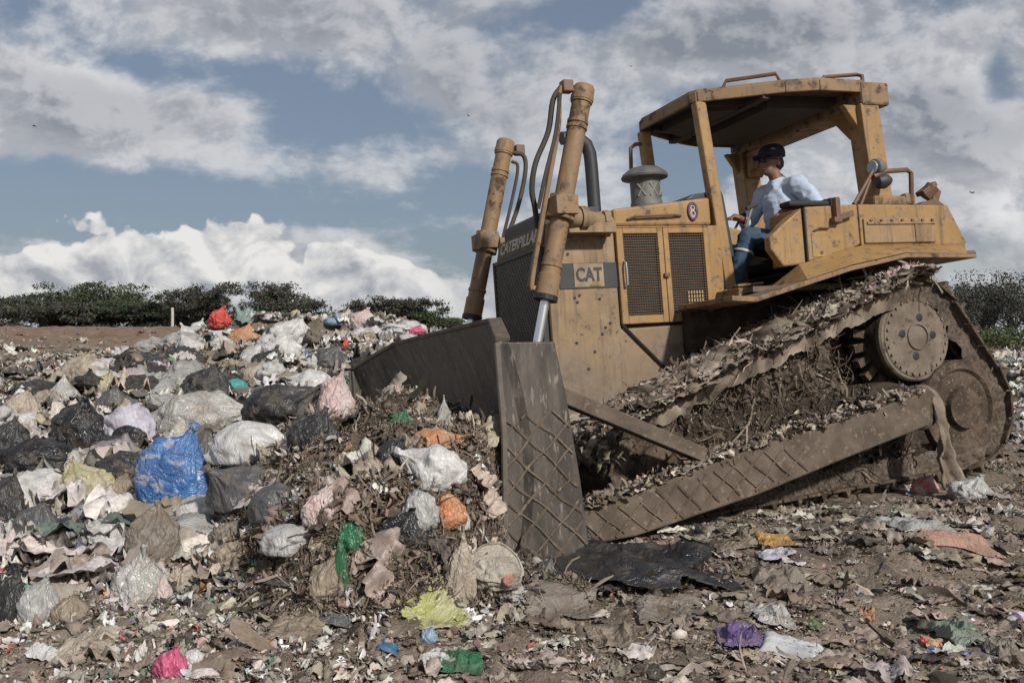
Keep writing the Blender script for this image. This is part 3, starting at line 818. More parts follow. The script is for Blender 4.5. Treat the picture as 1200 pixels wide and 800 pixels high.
def frames(n, N, rng, tilt):
    """random frames whose z axis leans from the normals N by up to tilt"""
    d = N + rng.normal(0, 1, (n, 3))*tilt
    z = d/np.linalg.norm(d, axis=1)[:, None]
    r = rng.normal(0, 1, (n, 3)); x = np.cross(r, z); x /= np.linalg.norm(x, axis=1)[:, None]
    return x, np.cross(z, x), z

def grid(g):
    q = np.linspace(-.5, .5, g)
    return (np.stack(np.meshgrid(q, q, indexing='ij'), -1).reshape(-1, 2), np.array([(i*g+j, (i+1)*g+j, (i+1)*g+j+1, i*g+j+1) for i in range(g-1) for j in range(g-1)]))
def patches(pos, size, N, rng, tilt=.5, crumple=.22, aspect=(.35, 1.0), g=5):
    GR, GF = grid(g); n = len(pos); k = g*g
    p = GR[None]+rng.normal(0, .30/(g-1), (n, k, 2))
    # ragged outline: squeeze the rim in and out
    th = np.arctan2(GR[:, 1], GR[:, 0])[None]; rr = np.max(np.abs(GR), 1)[None]*2
    rag = 1
    for q, am in ((2, .22), (3, .22), (5, .16)): rag = rag+am*np.sin(th*q+rng.uniform(0, 6.28, (n, 1)))*rng.uniform(.3, 1.2, (n, 1))
    disc = (rr/2)/np.maximum(np.hypot(GR[:, 0], GR[:, 1]), 1e-6)[None]
    p = p*(1+(np.clip(rag, .45, 1.5)-1)*rr**1.5)[:, :, None]*(1+(disc-1)*.75)[:, :, None]
    asp = rng.uniform(*aspect, (n, 1))
    z = 0
    for q, amp in ((4, .5), (9, .38), (17, .26)) if g < 7 else ((4, .22), (8, .30), (14, .27), (25, .17), (40, .09)):
        th = rng.uniform(0, 6.28, (n, 1)); ph = rng.uniform(0, 6.28, (n, 1))
        z = z + amp*np.sin((p[:, :, 0]*np.cos(th)+p[:, :, 1]*np.sin(th))*q*rng.uniform(.7, 1.3, (n, 1))+ph)
    z = (z + .5*np.abs(z))*crumple*rng.uniform(.4, 1.5, (n, 1)) + rng.normal(0, .03 if g < 7 else .012, (n, k))
    x, y, zz = frames(n, N, rng, tilt)
    s = size[:, None, None]
    V = pos[:, None]+s*(p[:, :, :1]*x[:, None]+(p[:, :, 1:]*asp[:, :, None])*y[:, None]+z[:, :, None]*zz[:, None])
    F = (GF[None]+np.arange(n)[:, None, None]*k).reshape(-1, 4)
    return V.reshape(-1, 3), F, k

def strips(pos, length, N, rng, tilt=.5, width=.05, sag=0.0, along=None, curl=1.2):
    n = len(pos); L = 8
    x, y, z = frames(n, N, rng, tilt)
    if along is not None:
        x = along+rng.normal(0, .35, (n, 3)); x /= np.linalg.norm(x, axis=1)[:, None]
        y = np.cross(z, x); y /= np.linalg.norm(y, axis=1)[:, None]+1e-9; z = np.cross(x, y)
    h = np.cumsum(rng.normal(0, curl/L*2, (n, L)), 1); v = np.cumsum(rng.normal(0, curl/L*1.6, (n, L)), 1)
    st = (length/L)[:, None]
    dx = np.cos(h)*np.cos(v)*st; dy = np.sin(h)*st; dz = np.sin(v)*st
    C = np.cumsum(np.stack([dx, dy, dz], -1), 1); C -= C.mean(1, keepdims=True)
    w = (length*width*rng.uniform(.5, 1.6, n))[:, None]*(1-np.abs(np.linspace(-1, 1, L))**8*.35)[None]*(1+rng.normal(0, .22, (n, L)))
    tw = rng.uniform(0, 6.28, (n, 1))+np.linspace(0, 1, L)[None]*rng.normal(0, 2, (n, 1))
    ox = np.stack([-np.sin(h)*np.cos(tw), np.cos(h)*np.cos(tw), np.sin(tw)], -1)*w[..., None]
    pts = np.stack([C-ox, C+ox], 2).reshape(n, 2*L, 3)
    V = pos[:, None]+pts[:, :, :1]*x[:, None]+pts[:, :, 1:2]*y[:, None]+pts[:, :, 2:]*z[:, None]
    V[:, :, 2] -= sag*(np.abs(np.repeat(np.linspace(-1, 1, L), 2))**2)[None]*length[:, None]
    f = np.array([(2*i, 2*i+1, 2*i+3, 2*i+2) for i in range(L-1)])
    F = (f[None]+np.arange(n)[:, None, None]*2*L).reshape(-1, 4)
    return V.reshape(-1, 3), F, 2*L

def chunks(pos, size, rng, iv=IV, ifc=IF, flat=.6):
    n = len(pos); k = len(iv)
    jit = 1+rng.normal(0, .22, (n, k, 1))
    sc = np.stack([rng.uniform(.5, 1, n), rng.uniform(.5, 1, n), rng.uniform(.3, flat, n)], -1)
    x, y, z = frames(n, np.tile([[0, 0, 1.0]], (n, 1)), rng, .5)
    p = iv[None]*jit*sc[:, None]*size[:, None, None]*.5
    V = pos[:, None]+p[:, :, :1]*x[:, None]+p[:, :, 1:2]*y[:, None]+p[:, :, 2:]*z[:, None]
    F = (ifc[None]+np.arange(n)[:, None, None]*k).reshape(-1, 3)
    return V.reshape(-1, 3), F, k

PAL = {
 'sheet': [((.17, .135, .10), 8), ((.27, .225, .18), 14), ((.40, .355, .30), 22), ((.53, .50, .465), 24), ((.64, .63, .61), 18), ((.03, .029, .029), 13), ((.20, .20, .20), 9), ((.48, .36, .36), 3), ((.40, .37, .24), 2), ((.16, .24, .22), 1)],
 'torn': [((.19, .15, .118), 18), ((.30, .25, .20), 18), ((.44, .39, .335), 18), ((.58, .55, .51), 14), ((.035, .03, .028), 8), ((.38, .30, .26), 4), ((.5, .27, .14), 1.0), ((.10, .2, .10), 1), ((.66, .64, .62), 5)],
 'film': [((.19, .15, .118), 22), ((.29, .24, .195), 26), ((.38, .33, .275), 16), ((.52, .48, .43), 10), ((.035, .03, .028), 9), ((.38, .29, .26), 2), ((.5, .27, .14), 1), ((.12, .2, .10), 1)],
 'ground': [((.155, .12, .093), 24), ((.245, .20, .16), 28), ((.27, .225, .18), 22), ((.38, .335, .285), 13), ((.50, .47, .43), 7), ((.64, .62, .59), 3), ((.04, .034, .03), 6),
            ((.45, .12, .09), .5), ((.08, .17, .34), .35), ((.08, .25, .14), .35), ((.5, .27, .10), .5), ((.42, .24, .28), .5), ((.26, .36, .40), .35), ((.5, .42, .16), .25)],
 'slope': [((.15, .12, .09), 9), ((.26, .215, .17), 15), ((.40, .355, .30), 23), ((.54, .51, .475), 24), ((.69, .68, .66), 18), ((.028, .027, .027), 12), ((.20, .20, .20), 7),
            ((.5, .11, .10), 1.1), ((.10, .20, .42), .7), ((.09, .28, .19), 1.0), ((.5, .27, .12), 1.2), ((.5, .29, .34), 1.3), ((.3, .45, .5), .7), ((.5, .45, .2), .5)],
 'heap': [((.075, .055, .041), 28), ((.12, .092, .07), 30), ((.175, .14, .108), 22), ((.26, .215, .172), 11), ((.40, .36, .31), 4), ((.03, .025, .021), 8), ((.53, .50, .47), 1.6), ((.22, .12, .09), 1.0), ((.07, .12, .06), .7)],
 'mud': [((.055, .041, .03), 30), ((.095, .072, .053), 26), ((.16, .128, .097), 16), ((.27, .225, .18), 8), ((.40, .36, .31), 2.5), ((.03, .024, .02), 12), ((.06, .075, .035), 2)],
 'crust': [((.16, .125, .095), 20), ((.26, .21, .165), 26), ((.36, .305, .25), 24), ((.48, .43, .37), 11), ((.075, .055, .04), 10), ((.5, .38, .36), 1.5)],
}
def colours(n, pal, rng):
    c = np.array([p[0] for p in PAL[pal]]); w = np.array([p[1] for p in PAL[pal]], float)
    k = rng.choice(len(c), n, p=w/w.sum())
    return np.clip(c[k]*rng.uniform(.75, 1.3, (n, 1))*(1+rng.normal(0, .04, (n, 3))), .01, .85)

def merge(name, items, mats, parent=None, smooth=True):
    """items: (V, F, verts per piece, colours per piece)"""
    V = []; F4 = []; F3 = []; C = []; k = 0
    for v, f, per, c in items:
        V.append(v); (F4 if f.shape[1] == 4 else F3).append(f+k); C.append(np.repeat(c, per, 0)); k += len(v)
    F = ([np.concatenate(F4)] if F4 else [])+([np.concatenate(F3)] if F3 else [])
    return np_mesh(name, np.concatenate(V), F, mats, np.concatenate(C), parent, smooth)

def bulk(name, pos, size, N, pal, rng, mats, parent=None, mix=(.5, .25, .25), tilt=.5, crumple=.22, along=None, sag=0, width=.05, lscale=2.2):
    n = len(pos); r = rng.random(n); it = []
    a = r < mix[0]; b = (r >= mix[0]) & (r < mix[0]+mix[1]); c = ~a & ~b
    lim = .07
    a1 = a & (size <= lim); a2 = a & (size > lim)
    if a1.any(): it.append((*patches(pos[a1], size[a1], N[a1], rng, tilt, crumple*1.25), colours(a1.sum(), pal, rng)))
    if a2.any(): it.append((*patches(pos[a2], size[a2], N[a2], rng, tilt*.6, crumple*1.0, (.45, 1), 11 if np.median(size) < .09 else 17), colours(a2.sum(), pal, rng)))
    if b.any(): it.append((*strips(pos[b], size[b]*lscale, N[b], rng, tilt, width, sag, None if along is None else along[b]), colours(b.sum(), pal, rng)))
    if c.any(): it.append((*chunks(pos[c], size[c]*.8, rng), colours(c.sum(), pal, rng)))
    return merge(name, it, mats, parent)

def running_gear_mud(sg, parent):
    rng = np.random.default_rng(50+sg); OZ = np.array([0, 0, DZ])
    cs = [(SP[0], SP[1], .43), (RI[0], RI[1], .45), (FI[0], FI[1], .355)]
    P, st = belt(cs, .02)
    T = np.roll(P, -1, 0)-np.roll(P, 1, 0); T /= np.hypot(*T.T)[:, None]; Nn = np.stack([-T[:, 1], T[:, 0]], 1)
    # lumpy crust round the belt (outside face and both flanks)
    prof = [(-.20, -.18, -1), (-.215, -.13, -1), (-.225, -.09, -1), (-.23, -.05, -1), (-.235, -.015, -.8), (-.235, .01, -.3), (-.2, .022, 0), (-.1, .028, 0), (0, .03, 0), (.1, .028, 0), (.2, .022, 0), (.25, .01, .3), (.275, -.02, .8), (.275, -.08, 1)]
    V = []; n = len(P); k = len(prof)
    for (db, dn, sd) in prof:
        V.append(np.stack([P[:, 0]+Nn[:, 0]*dn, np.full(n, .99*sg+db), P[:, 1]+Nn[:, 1]*dn], -1))
    V = np.stack(V, 1)
    flat = V.reshape(-1, 3)
    topw = np.repeat(sstep(.3, .9, Nn[:, 1])*sstep(3.5, 2.9, P[:, 0]), k)
    d = .045*fbm(flat*9, 4, 3)+.05*ridged(flat*6.5, 3, 8)-.012 + topw*(.05+.05*fbm(flat*3, 3, 77)+.03*ridged(flat*11, 2, 78))
    nd = np.stack([np.repeat(Nn[:, 0], k), np.tile([p[2] for p in prof], n)*.8, np.repeat(Nn[:, 1], k)], -1)
    flat = flat+nd*d[:, None]+OZ
    idx = np.arange(n*k).reshape(n, k); nx = np.roll(idx, -1, 0)
    F = np.stack([idx[:, :-1], nx[:, :-1], nx[:, 1:], idx[:, 1:]], -1).reshape(-1, 4)
    tone = fbm(flat*5, 3, 14)[:, None]
    c = np.array([.062, .046, .034])[None]*(1+.8*tone)
    lt = (topw*sstep(-.3, .3, tone[:, 0]))[:, None]
    c = c*(1-lt)+np.array([.30, .245, .19])[None]*lt*(1+.35*fbm(flat*15, 3, 81))[:, None]
    o = np_mesh('mud_crust', flat, F, M['litter'], c, parent); o['kind'] = 'stuff'
    # shreds lying on the upper run, shreds hanging below it, and packed stuff behind
    N0 = 4200
    q = rng.integers(0, n, N0*3); sel = q[(Nn[q, 1] > .3) & (P[q, 0] < 3.65)][:N0]
    pos = np.stack([P[sel, 0], .99*sg+rng.uniform(-.36, .30, len(sel)), P[sel, 1]], -1)
    pos[:, [0, 2]] += Nn[sel]*rng.uniform(.02, .085, (len(sel), 1)); pos += OZ
    Nv = np.stack([Nn[sel, 0], 0*sel, Nn[sel, 1]], -1)
    o = bulk('packed_rubbish', pos, np.clip(rng.gamma(1.6, .045, len(sel))+.02, .02, .22), Nv, 'crust', rng, M['litter'], parent, (.80, .16, .04), .12, .17, np.stack([T[sel, 0], 0*sel, T[sel, 1]], -1), 0, .018, 2.6); o['kind'] = 'stuff'
    # flank between the runs
    n2 = 3000
    a = rng.uniform(1.05, 3.45, n2); t = rng.random(n2)
    ctop = np.interp(a, [1.0, 1.3, 3.2, 3.5], [-.62, -.50, .13, .13]); cbot = -1.15
    cc = ctop-.05-(ctop-cbot)*t
    pos = np.stack([a, sg*(1.10+.14*rng.random(n2))*1.0, cc+DZ], -1)
    dist = np.hypot(a-SP[0]+.22, (cc-SP[1])*1.25); pos = pos[dist > .52]
    cut = len(pos)
    Nv = np.tile([[0, sg*1.0, .2]], (cut, 1)); al = np.tile([[.25, 0, -1.0]], (cut, 1))
    o = bulk('hanging_mud', pos, rng.gamma(2.2, .013, cut)+.01, Nv, 'mud', rng, M['litter'], parent, (.10, .66, .24), .5, .25, al, 0, .016, 4.5); o['kind'] = 'stuff'
    # backing wall of packed mud so that nothing shows through
    na, nc = 260, 110
    A, S = np.meshgrid(np.linspace(1.0, 3.75, na), np.linspace(0, 1, nc), indexing='ij')
    ct = np.interp(A, [1.0, 1.3, 3.2, 3.75], [-.7, -.58, .10, .12]); Cc = ct+(-1.2-ct)*S
    fl = np.stack([A, np.full_like(A, sg*1.08), Cc], -1).reshape(-1, 3)
    fl[:, 1] += sg*(.10*fbm(fl*4, 4, 31)+.085*ridged(fl*np.array([8, 1, 2.2]), 4, 33)+.03*fbm(fl*21, 3, 35)+.02)
    hub = np.hypot(fl[:, 0]-SP[0]+.15, fl[:, 2]-SP[1]); fl[:, 1] -= sg*.36*sstep(.62, .48, hub)
    idx = np.arange(na*nc).reshape(na, nc); F = np.stack([idx[:-1, :-1], idx[1:, :-1], idx[1:, 1:], idx[:-1, 1:]], -1).reshape(-1, 4)
    tone = fbm(fl*np.array([6, 6, 2]), 4, 18)[:, None]
    o = np_mesh('packed_mud', fl+OZ, F, M['litter'], np.array([.075, .055, .04])[None]*(1+.8*tone), parent); o['kind'] = 'stuff'
    # crumbs along the push arm
    n3 = 900
    a = rng.uniform(.6, 3.2, n3); ct = np.interp(a, [.42, 1.05, 1.86, 2.53, 3.24], [-1.04, -.915, -.735, -.63, -.495])
    pos = np.stack([a, sg*rng.uniform(1.42, 1.62, n3), ct+DZ+rng.uniform(0, .04, n3)], -1)
    o = bulk('crumbs', pos, rng.gamma(2, .018, n3)+.015, np.tile([[0, 0, 1.0]], (n3, 1)), 'crust', rng, M['litter'], parent, (.5, .3, .2)); o['kind'] = 'stuff'
for tr, sg in zip(tracks, (-1, 1)): running_gear_mud(sg, tr)

# ------------------------------------------------------------------ driver
def capsules(caps, balls=()):
    m = MB()
    for p0, p1, r0, r1 in caps:
        p0 = Vector(p0); p1 = Vector(p1); ax = p1-p0; L = ax.length; prof = []
        for q in np.linspace(-90, 0, 6): prof.append((max(r0*math.cos(rad(q)), 1e-4), r0*math.sin(rad(q))))
        for q in np.linspace(0, 90, 6): prof.append((max(r1*math.cos(rad(q)), 1e-4), L+r1*math.sin(rad(q))))
        m.lathe(prof, p0, ax, 14)
    for c, r in balls:
        k = len(m.v); m.add([(c[0]+v[0]*r[0], c[1]+v[1]*r[1], c[2]+v[2]*r[2]) for v in IV2], [tuple(f) for f in IF2])
    return m
def fleshed(m, name, mat, parent, off, vox, sm=3):
    o = m.build(name, mat, parent, off)
    r = o.modifiers.new('remesh', 'REMESH'); r.mode = 'VOXEL'; r.voxel_size = vox; r.use_smooth_shade = True
    s = o.modifiers.new('smooth', 'SMOOTH'); s.factor = .5; s.iterations = sm
    dg = bpy.context.evaluated_depsgraph_get(); me = bpy.data.meshes.new_from_object(o.evaluated_get(dg))
    old = o.data; o.modifiers.clear(); o.data = me; bpy.data.meshes.remove(old)
    if not me.materials: me.materials.append(mat)
    me.polygons.foreach_set('use_smooth', [True]*len(me.polygons))
    return o

def driver():
    skin = plain('skin_brown', (.26, .135, .085), .55, 0, .2)
    shirt = rough_mat('shirt_cotton', (.42, .50, .64), (.50, .58, .71), 9, .4, .015, .9)
    jeans = rough_mat('denim', (.036, .064, .105), (.058, .096, .15), 12, .4, .01, .9)
    shoe = plain('shoe_brown', (.10, .065, .04), .7)
    bb = -.12; base = (3.27, bb, .64)
    mat = ROOT_M @ Matrix.Translation((base[0], base[1], base[2]+DZ))
    p = thing('person', 'man in pale blue shirt, jeans and dark cap seated at the controls', 'person', mat=mat)
    off = (-base[0], -base[1], -base[2])
    ps = Vector((3.30, bb, .74)); ch = Vector((3.30, bb, 1.10)); nk = Vector((3.27, bb, 1.30)); hd = Vector((3.22, bb, 1.445))
    sl = Vector((3.32, bb-.20, 1.215)); sr = Vector((3.27, bb+.20, 1.215))
    el = Vector((3.38, bb-.38, .99)); wl = Vector((3.07, bb-.36, .965)); er = Vector((3.13, bb+.27, .98)); wr = Vector((2.95, bb+.12, 1.00))
    hl, hr = ps+Vector((0, -.09, 0)), ps+Vector((0, .09, 0))
    kl, kr = Vector((2.80, bb-.17, .80)), Vector((2.77, bb+.17, .82))
    al, ar = Vector((2.64, bb-.17, .41)), Vector((2.60, bb+.16, .42))
    caps = [(ps, ch, .12, .145), (ch, nk, .13, .06), (nk-Vector((0, 0, .05)), hd-Vector((.0, 0, .05)), .056, .052), (sl, el, .05, .04), (el, wl, .04, .027), (sr, er, .05, .04), (er, wr, .04, .027),
            (hl, kl, .082, .058), (kl, al, .056, .036), (hr, kr, .082, .058), (kr, ar, .056, .036), (sl, sr, .07, .07)]
    for w, d in ((wl, Vector((-1, .1, -.15))), (wr, Vector((-1, -.2, .1)))):
        d.normalize(); u = Vector((0, 0, 1)); s = d.cross(u).normalized()
        pc = w+d*.06
        caps.append((w, pc, .026, .033))
        for i, L in enumerate((.062, .072, .068, .055)):
            k0 = pc+s*(-.03+.02*i)+d*.02; k1 = k0+d*L*.6-u*.008; caps.append((k0, k1, .0095, .009)); caps.append((k1, k1+d*L*.35-u*.03, .009, .0075))
        caps.append((w+d*.03-s*.03, w+d*.075-s*.05-u*.02, .011, .009))
    balls = [(hd+Vector((.01, 0, .02)), (.098, .076, .108)), (hd+Vector((-.035, 0, -.062)), (.058, .055, .055)), (hd+Vector((-.065, 0, -.085)), (.028, .03, .022)), (hd+Vector((-.10, 0, -.018)), (.022, .014, .024)),
             (hd+Vector((-.09, 0, .03)), (.014, .05, .012)), (hd+Vector((-.088, 0, -.058)), (.014, .026, .011)),
             (hd+Vector((.015, -.077, -.01)), (.02, .012, .034)), (hd+Vector((.015, .077, -.01)), (.02, .012, .034))]
    fleshed(capsules(caps, balls), 'body', skin, p, off, .0085, 2)
    # eyes behind dark glasses
    m = MB()
    for s in (-1, 1): m.add([(hd.x-.092+.028*v[0]*(.35), hd.y+s*.032+.027*v[1], hd.z+.012+.02*v[2]) for v in IV2], [tuple(f) for f in IF2])
    m.tube([(hd.x-.085, hd.y-.058, hd.z+.018), (hd.x-.03, hd.y-.079, hd.z+.016), (hd.x+.02, hd.y-.078, hd.z+.012)], .004, 6)
    m.tube([(hd.x-.085, hd.y+.058, hd.z+.018), (hd.x-.03, hd.y+.079, hd.z+.016), (hd.x+.02, hd.y+.078, hd.z+.012)], .004, 6)
    m.build('sunglasses', M['black'], p, off, smooth=True)
    m = capsules([], [(hd+Vector((.03, 0, -.005)), (.083, .08, .075))]); m.build('hair', M['black'], p, off, smooth=True)
    cap = plain('cap_navy', (.012, .022, .04), .8)
    m = MB(); m.lathe([(.108, 0), (.112, .03), (.108, .065), (.085, .098), (.05, .113), (.01, .118)], hd+Vector((.012, 0, .038)), (-.06, 0, 1), 24)
    cp = m.build('cap', cap, p, off, smooth=True)
    m = MB(); vs = []; n = 11
    for j, (x, z) in enumerate(((-.09, .052), (-.135, .055), (-.178, .043))):
        for k in range(n):
            t = -1+2*k/(n-1); hw = (.085, .082, .062)[j]
            for dz in (0, .006): vs.append((hd.x+x+.05*t*t*(1 if j else .6), hd.y+t*hw, hd.z+z-.018*t*t+dz))
    q = lambda j, k, d: (j*n+k)*2+d
    fs = [(q(j, k, d), q(j, k+1, d), q(j+1, k+1, d), q(j+1, k, d)) for j in range(2) for k in range(n-1) for d in (0, 1)]
    fs += [(q(2, k, 0), q(2, k+1, 0), q(2, k+1, 1), q(2, k, 1)) for k in range(n-1)]
    m.add(vs, fs); m.build('cap_brim', cap, cp, off, smooth=True)
    m = MB(); m.box(hd.x-.07, hd.x-.03, hd.y-.106, hd.y-.098, hd.z+.085, hd.z+.10); m.build('cap_badge', M['wire'], cp, off)
    # clothes follow the body
    caps = [(ps+Vector((0, 0, .01)), ch, .142, .165), (ch, nk-Vector((0, 0, .06)), .15, .09), (sl, sr, .083, .083), (sl, el, .074, .06), (el, el+(wl-el)*.38, .062, .052), (sr, er, .074, .06), (er, er+(wr-er)*.45, .06, .05), (nk-Vector((-.01, 0, .06)), nk-Vector((-.012, 0, .025)), .075, .066)]
    sh = fleshed(capsules(caps, [(ps+Vector((-.03, 0, .06)), (.15, .165, .10))]), 'shirt', shirt, p, off, .012, 4)
    me = sh.data; co = np.empty(len(me.vertices)*3); me.vertices.foreach_get('co', co); co = co.reshape(-1, 3); nr = np.empty(len(co)*3); me.vertices.foreach_get('normal', nr)
    co += nr.reshape(-1, 3)*(.016*ridged(co*np.array([7, 7, 10]), 2, 5)-.004)[:, None]; me.vertices.foreach_set('co', co.ravel()); me.update()
    caps = [(ps+Vector((0, 0, .06)), ps-Vector((0, 0, .02)), .138, .12), (hl, kl, .105, .078), (kl, al+Vector((0, 0, .03)), .078, .065), (hr, kr, .105, .078), (kr, ar+Vector((0, 0, .03)), .078, .065)]
    tr = fleshed(capsules(caps), 'trousers', jeans, p, off, .012, 3)
    me = tr.data; co = np.empty(len(me.vertices)*3); me.vertices.foreach_get('co', co); co = co.reshape(-1, 3); nr = np.empty(len(co)*3); me.vertices.foreach_get('normal', nr)
    co += nr.reshape(-1, 3)*(.013*ridged(co*np.array([9, 9, 14]), 2, 15)-.003)[:, None]; me.vertices.foreach_set('co', co.ravel()); me.update()
    # pale seam band across the shin
    mid = kl+(al-kl)*.33; m = MB(); m.lathe([(.085, -.009), (.087, 0), (.085, .009)], mid, al-kl, 20); m.build('leg_band', plain('band_grey', (.5, .52, .52), .6), tr, off, smooth=True)
    for a in (al, ar):
        m = capsules([(a+Vector((.03, 0, -.03)), a+Vector((-.10, 0, -.045)), .04, .036), (a+Vector((.02, 0, -.03)), a+Vector((.01, 0, .03)), .045, .045)])
        fleshed(m, 'shoe', shoe, p, off, .01, 2)
    return p
driver()

# ------------------------------------------------------------------ ground
def build_ground():
    near = np.arange(-42, 42.01, .16)
    angs = np.concatenate([near, np.arange(44, 318, 4.0)])
    rr = [.4]
    while rr[-1] < 6000:
        r = rr[-1]; rr.append(r*(1.0065 if 2.6 < r < 16 else 1.02 if 1.5 < r < 60 else 1.12))
    rr = np.array(rr); A, Rr = np.meshgrid(np.radians(angs), rr, indexing='ij')
    X = np.sin(A)*Rr; Y = np.cos(A)*Rr
    Z = h_ground(X, Y)
    p = np.stack([X, Y, 0*X], -1).reshape(-1, 3)
    fine = (.014*fbm(p*13, 3, 61)+.020*ridged(p*6.5, 2, 63)).reshape(X.shape)*sstep(18, 8, Y)
    Z = Z+fine
    V = np.concatenate([np.stack([X, Y, Z], -1).reshape(-1, 3), [[0, 0, 0]]])
    na, nr = X.shape; idx = np.arange(na*nr).reshape(na, nr); nx = np.roll(idx, -1, 0)
    F = np.stack([idx[:, :-1], idx[:, 1:], nx[:, 1:], nx[:, :-1]], -1).reshape(-1, 4)[:, ::-1]
    T = np.stack([idx[:, 0], nx[:, 0], np.full(na, na*nr)], -1)[:, ::-1]
    mt, t, bs = material('landfill_soil'); o = OBJ(t)
    n1 = t.noise(o, .9, 7, .65); n2 = t.noise(o, 7, 7, .68, .4); n3 = t.noise(o, 38, 5, .65)
    col = t.mix(t.sm(n2, .36, .64), (.118, .090, .069), (.245, .197, .157))
    col = t.mix(t.m('MULTIPLY', t.sm(n1, .42, .7), .6), col, (.30, .25, .20))
    col = t.mix(t.sm(n3, .62, .70, 0, .8), col, (.38, .335, .28))
    sp = t.n('ShaderNodeSeparateXYZ'); t.put(sp.inputs[0], o)
    u = t.m('DIVIDE', sp.outputs[0], t.m('MAXIMUM', sp.outputs[1], 1.0))
    bank = t.m('MULTIPLY', t.sm(t.m('ADD', sp.outputs[1], t.m('MULTIPLY', n1, 5)), 15, 22), t.sm(u, .0, -.1))
    col = t.mix(bank, col, t.mix(t.sm(n1, .35, .65), (.19, .125, .085), (.27, .20, .145)))
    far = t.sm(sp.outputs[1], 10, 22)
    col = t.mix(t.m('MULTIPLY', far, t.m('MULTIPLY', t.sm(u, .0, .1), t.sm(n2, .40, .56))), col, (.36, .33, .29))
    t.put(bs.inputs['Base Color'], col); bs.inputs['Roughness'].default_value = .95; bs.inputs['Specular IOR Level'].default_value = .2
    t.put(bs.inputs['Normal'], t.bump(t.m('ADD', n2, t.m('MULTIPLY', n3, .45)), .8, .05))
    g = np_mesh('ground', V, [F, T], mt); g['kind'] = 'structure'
build_ground()

def build_heap():
    a = np.linspace(-2.0, .62, 190); b = np.linspace(-3.2, 2.4, 330)
    A, B = np.meshgrid(a, b, indexing='ij')
    X = ORG2[0]+A*EA[0]+B*EB[0]; Y = ORG2[1]+A*EA[1]+B*EB[1]
    H = heap_h(X, Y); Z = h_top(X, Y)-.06*sstep(.06, .0, H)
    p = np.stack([X, Y, Z], -1).reshape(-1, 3)
    hf = sstep(.02, .2, H).reshape(-1)
    d = (.035*ridged(p*9, 3, 71)+.03*fbm(p*17, 3, 73))*hf
    p[:, 2] += d; p[:, 0] += .05*fbm(p*8+5, 3, 75)*hf; p[:, 1] += .05*fbm(p*8+15, 3, 76)*hf
    na, nb = A.shape; idx = np.arange(na*nb).reshape(na, nb); F = np.stack([idx[:-1, :-1], idx[1:, :-1], idx[1:, 1:], idx[:-1, 1:]], -1).reshape(-1, 4)
    keep = (H.reshape(-1)[F].max(1) > .003); F = F[keep]
    mt = rough_mat('heap_soil', (.075, .055, .04), (.17, .132, .10), 7, .9, .05, .95, 0, None, (.28, .23, .18))
    o = np_mesh('rubbish_heap', p, F, mt)
    tag(o, 'brown heap of shredded garbage and soil pushed up by the blade', 'garbage heap', kind='stuff')
build_heap()

# ------------------------------------------------------------------ loose litter, too much to count
def normals_at(X, Y, f):
    e = .04
    gx = (f(X+e, Y)-f(X-e, Y))/(2*e); gy = (f(X, Y+e)-f(X, Y-e))/(2*e)
    N = np.stack([-gx, -gy, np.ones_like(gx)], -1); return N/np.linalg.norm(N, axis=1)[:, None]
UP = np.array([[0, 0, 1.0]])
def in_machine(X, Y, pad=0.0):
    a, b = to_ab(X, Y); return (a > .1) & (a < 4.3) & (np.abs(b) < 1.3+pad)

OCC = []
def clear_of(X, Y, k=1.0):
    ok = np.ones(len(X), bool)
    for (x, y, r) in OCC: ok &= (X-x)**2+((Y-y)*1.0)**2 > (r*k)**2
    return ok
def scatter(name, n, urange, yrange, pal, smed, rng, mats, label, mix, tilt, crumple, power=1.0, cond=None, width=.05, sink=.0, lscale=2.2, grow=0.0, cat='litter', crop=None, occ=.62):
    u = rng.uniform(*urange, n); t = rng.random(n)**power
    Y = yrange[0]*(yrange[1]/yrange[0])**t; X = u*Y
    ok = ~in_machine(X, Y, .1) & (heap_h(X, Y) < .12)
    if cond is not None: ok &= cond(X, Y)
    ok &= clear_of(X, Y, occ)
    X, Y = X[ok], Y[ok]; n = len(X)
    Z = h_top(X, Y)
    s = smed*np.exp(rng.normal(0, .55, n)); s *= 1+grow*np.maximum(Y-5, 0)
    s = np.minimum(s, crop or 1e9)
    pos = np.stack([X, Y, Z+s*.10-sink+.006], -1)
    o = bulk(name, pos, s, np.tile(UP, (n, 1)), pal, rng, mats, None, mix, tilt, crumple, None, 0, width, lscale)
    return tag(o, label, cat, kind='stuff')

def heap_litter():
    rng = np.random.default_rng(23); n = 150000
    a = rng.uniform(-1.9, .36, n); b = rng.uniform(-3.1, 2.2, n)
    X = ORG2[0]+a*EA[0]+b*EB[0]; Y = ORG2[1]+a*EA[1]+b*EB[1]
    H = heap_h(X, Y); ok = (H > .04) & clear_of(X, Y, .6) & (rng.random(n) < .35+.9*np.exp(-(Y-4.0)/2.0)); X, Y = X[ok], Y[ok]
    N = normals_at(X, Y, lambda x, y: h_base(x, y)+heap_h(x, y)); Z = h_top(X, Y)
    k = len(X); s = np.minimum(.0155*np.exp(rng.normal(0, .65, k)), .085)
    pos = np.stack([X, Y, Z], -1)+N*(rng.uniform(-.01, .05, (k, 1)))
    dn = np.stack([N[:, 0], N[:, 1], -(N[:, 0]**2+N[:, 1]**2)/np.maximum(N[:, 2], .2)], -1)+rng.normal(0, .2, (k, 3))
    o = bulk('heap_litter', pos, s, N, 'heap', rng, M['litter'], None, (.26, .50, .24), .55, .36, dn, 0, .022, 4.2)
    tag(o, 'brown shreds and torn strips sticking out of the pushed heap', 'litter', kind='stuff')
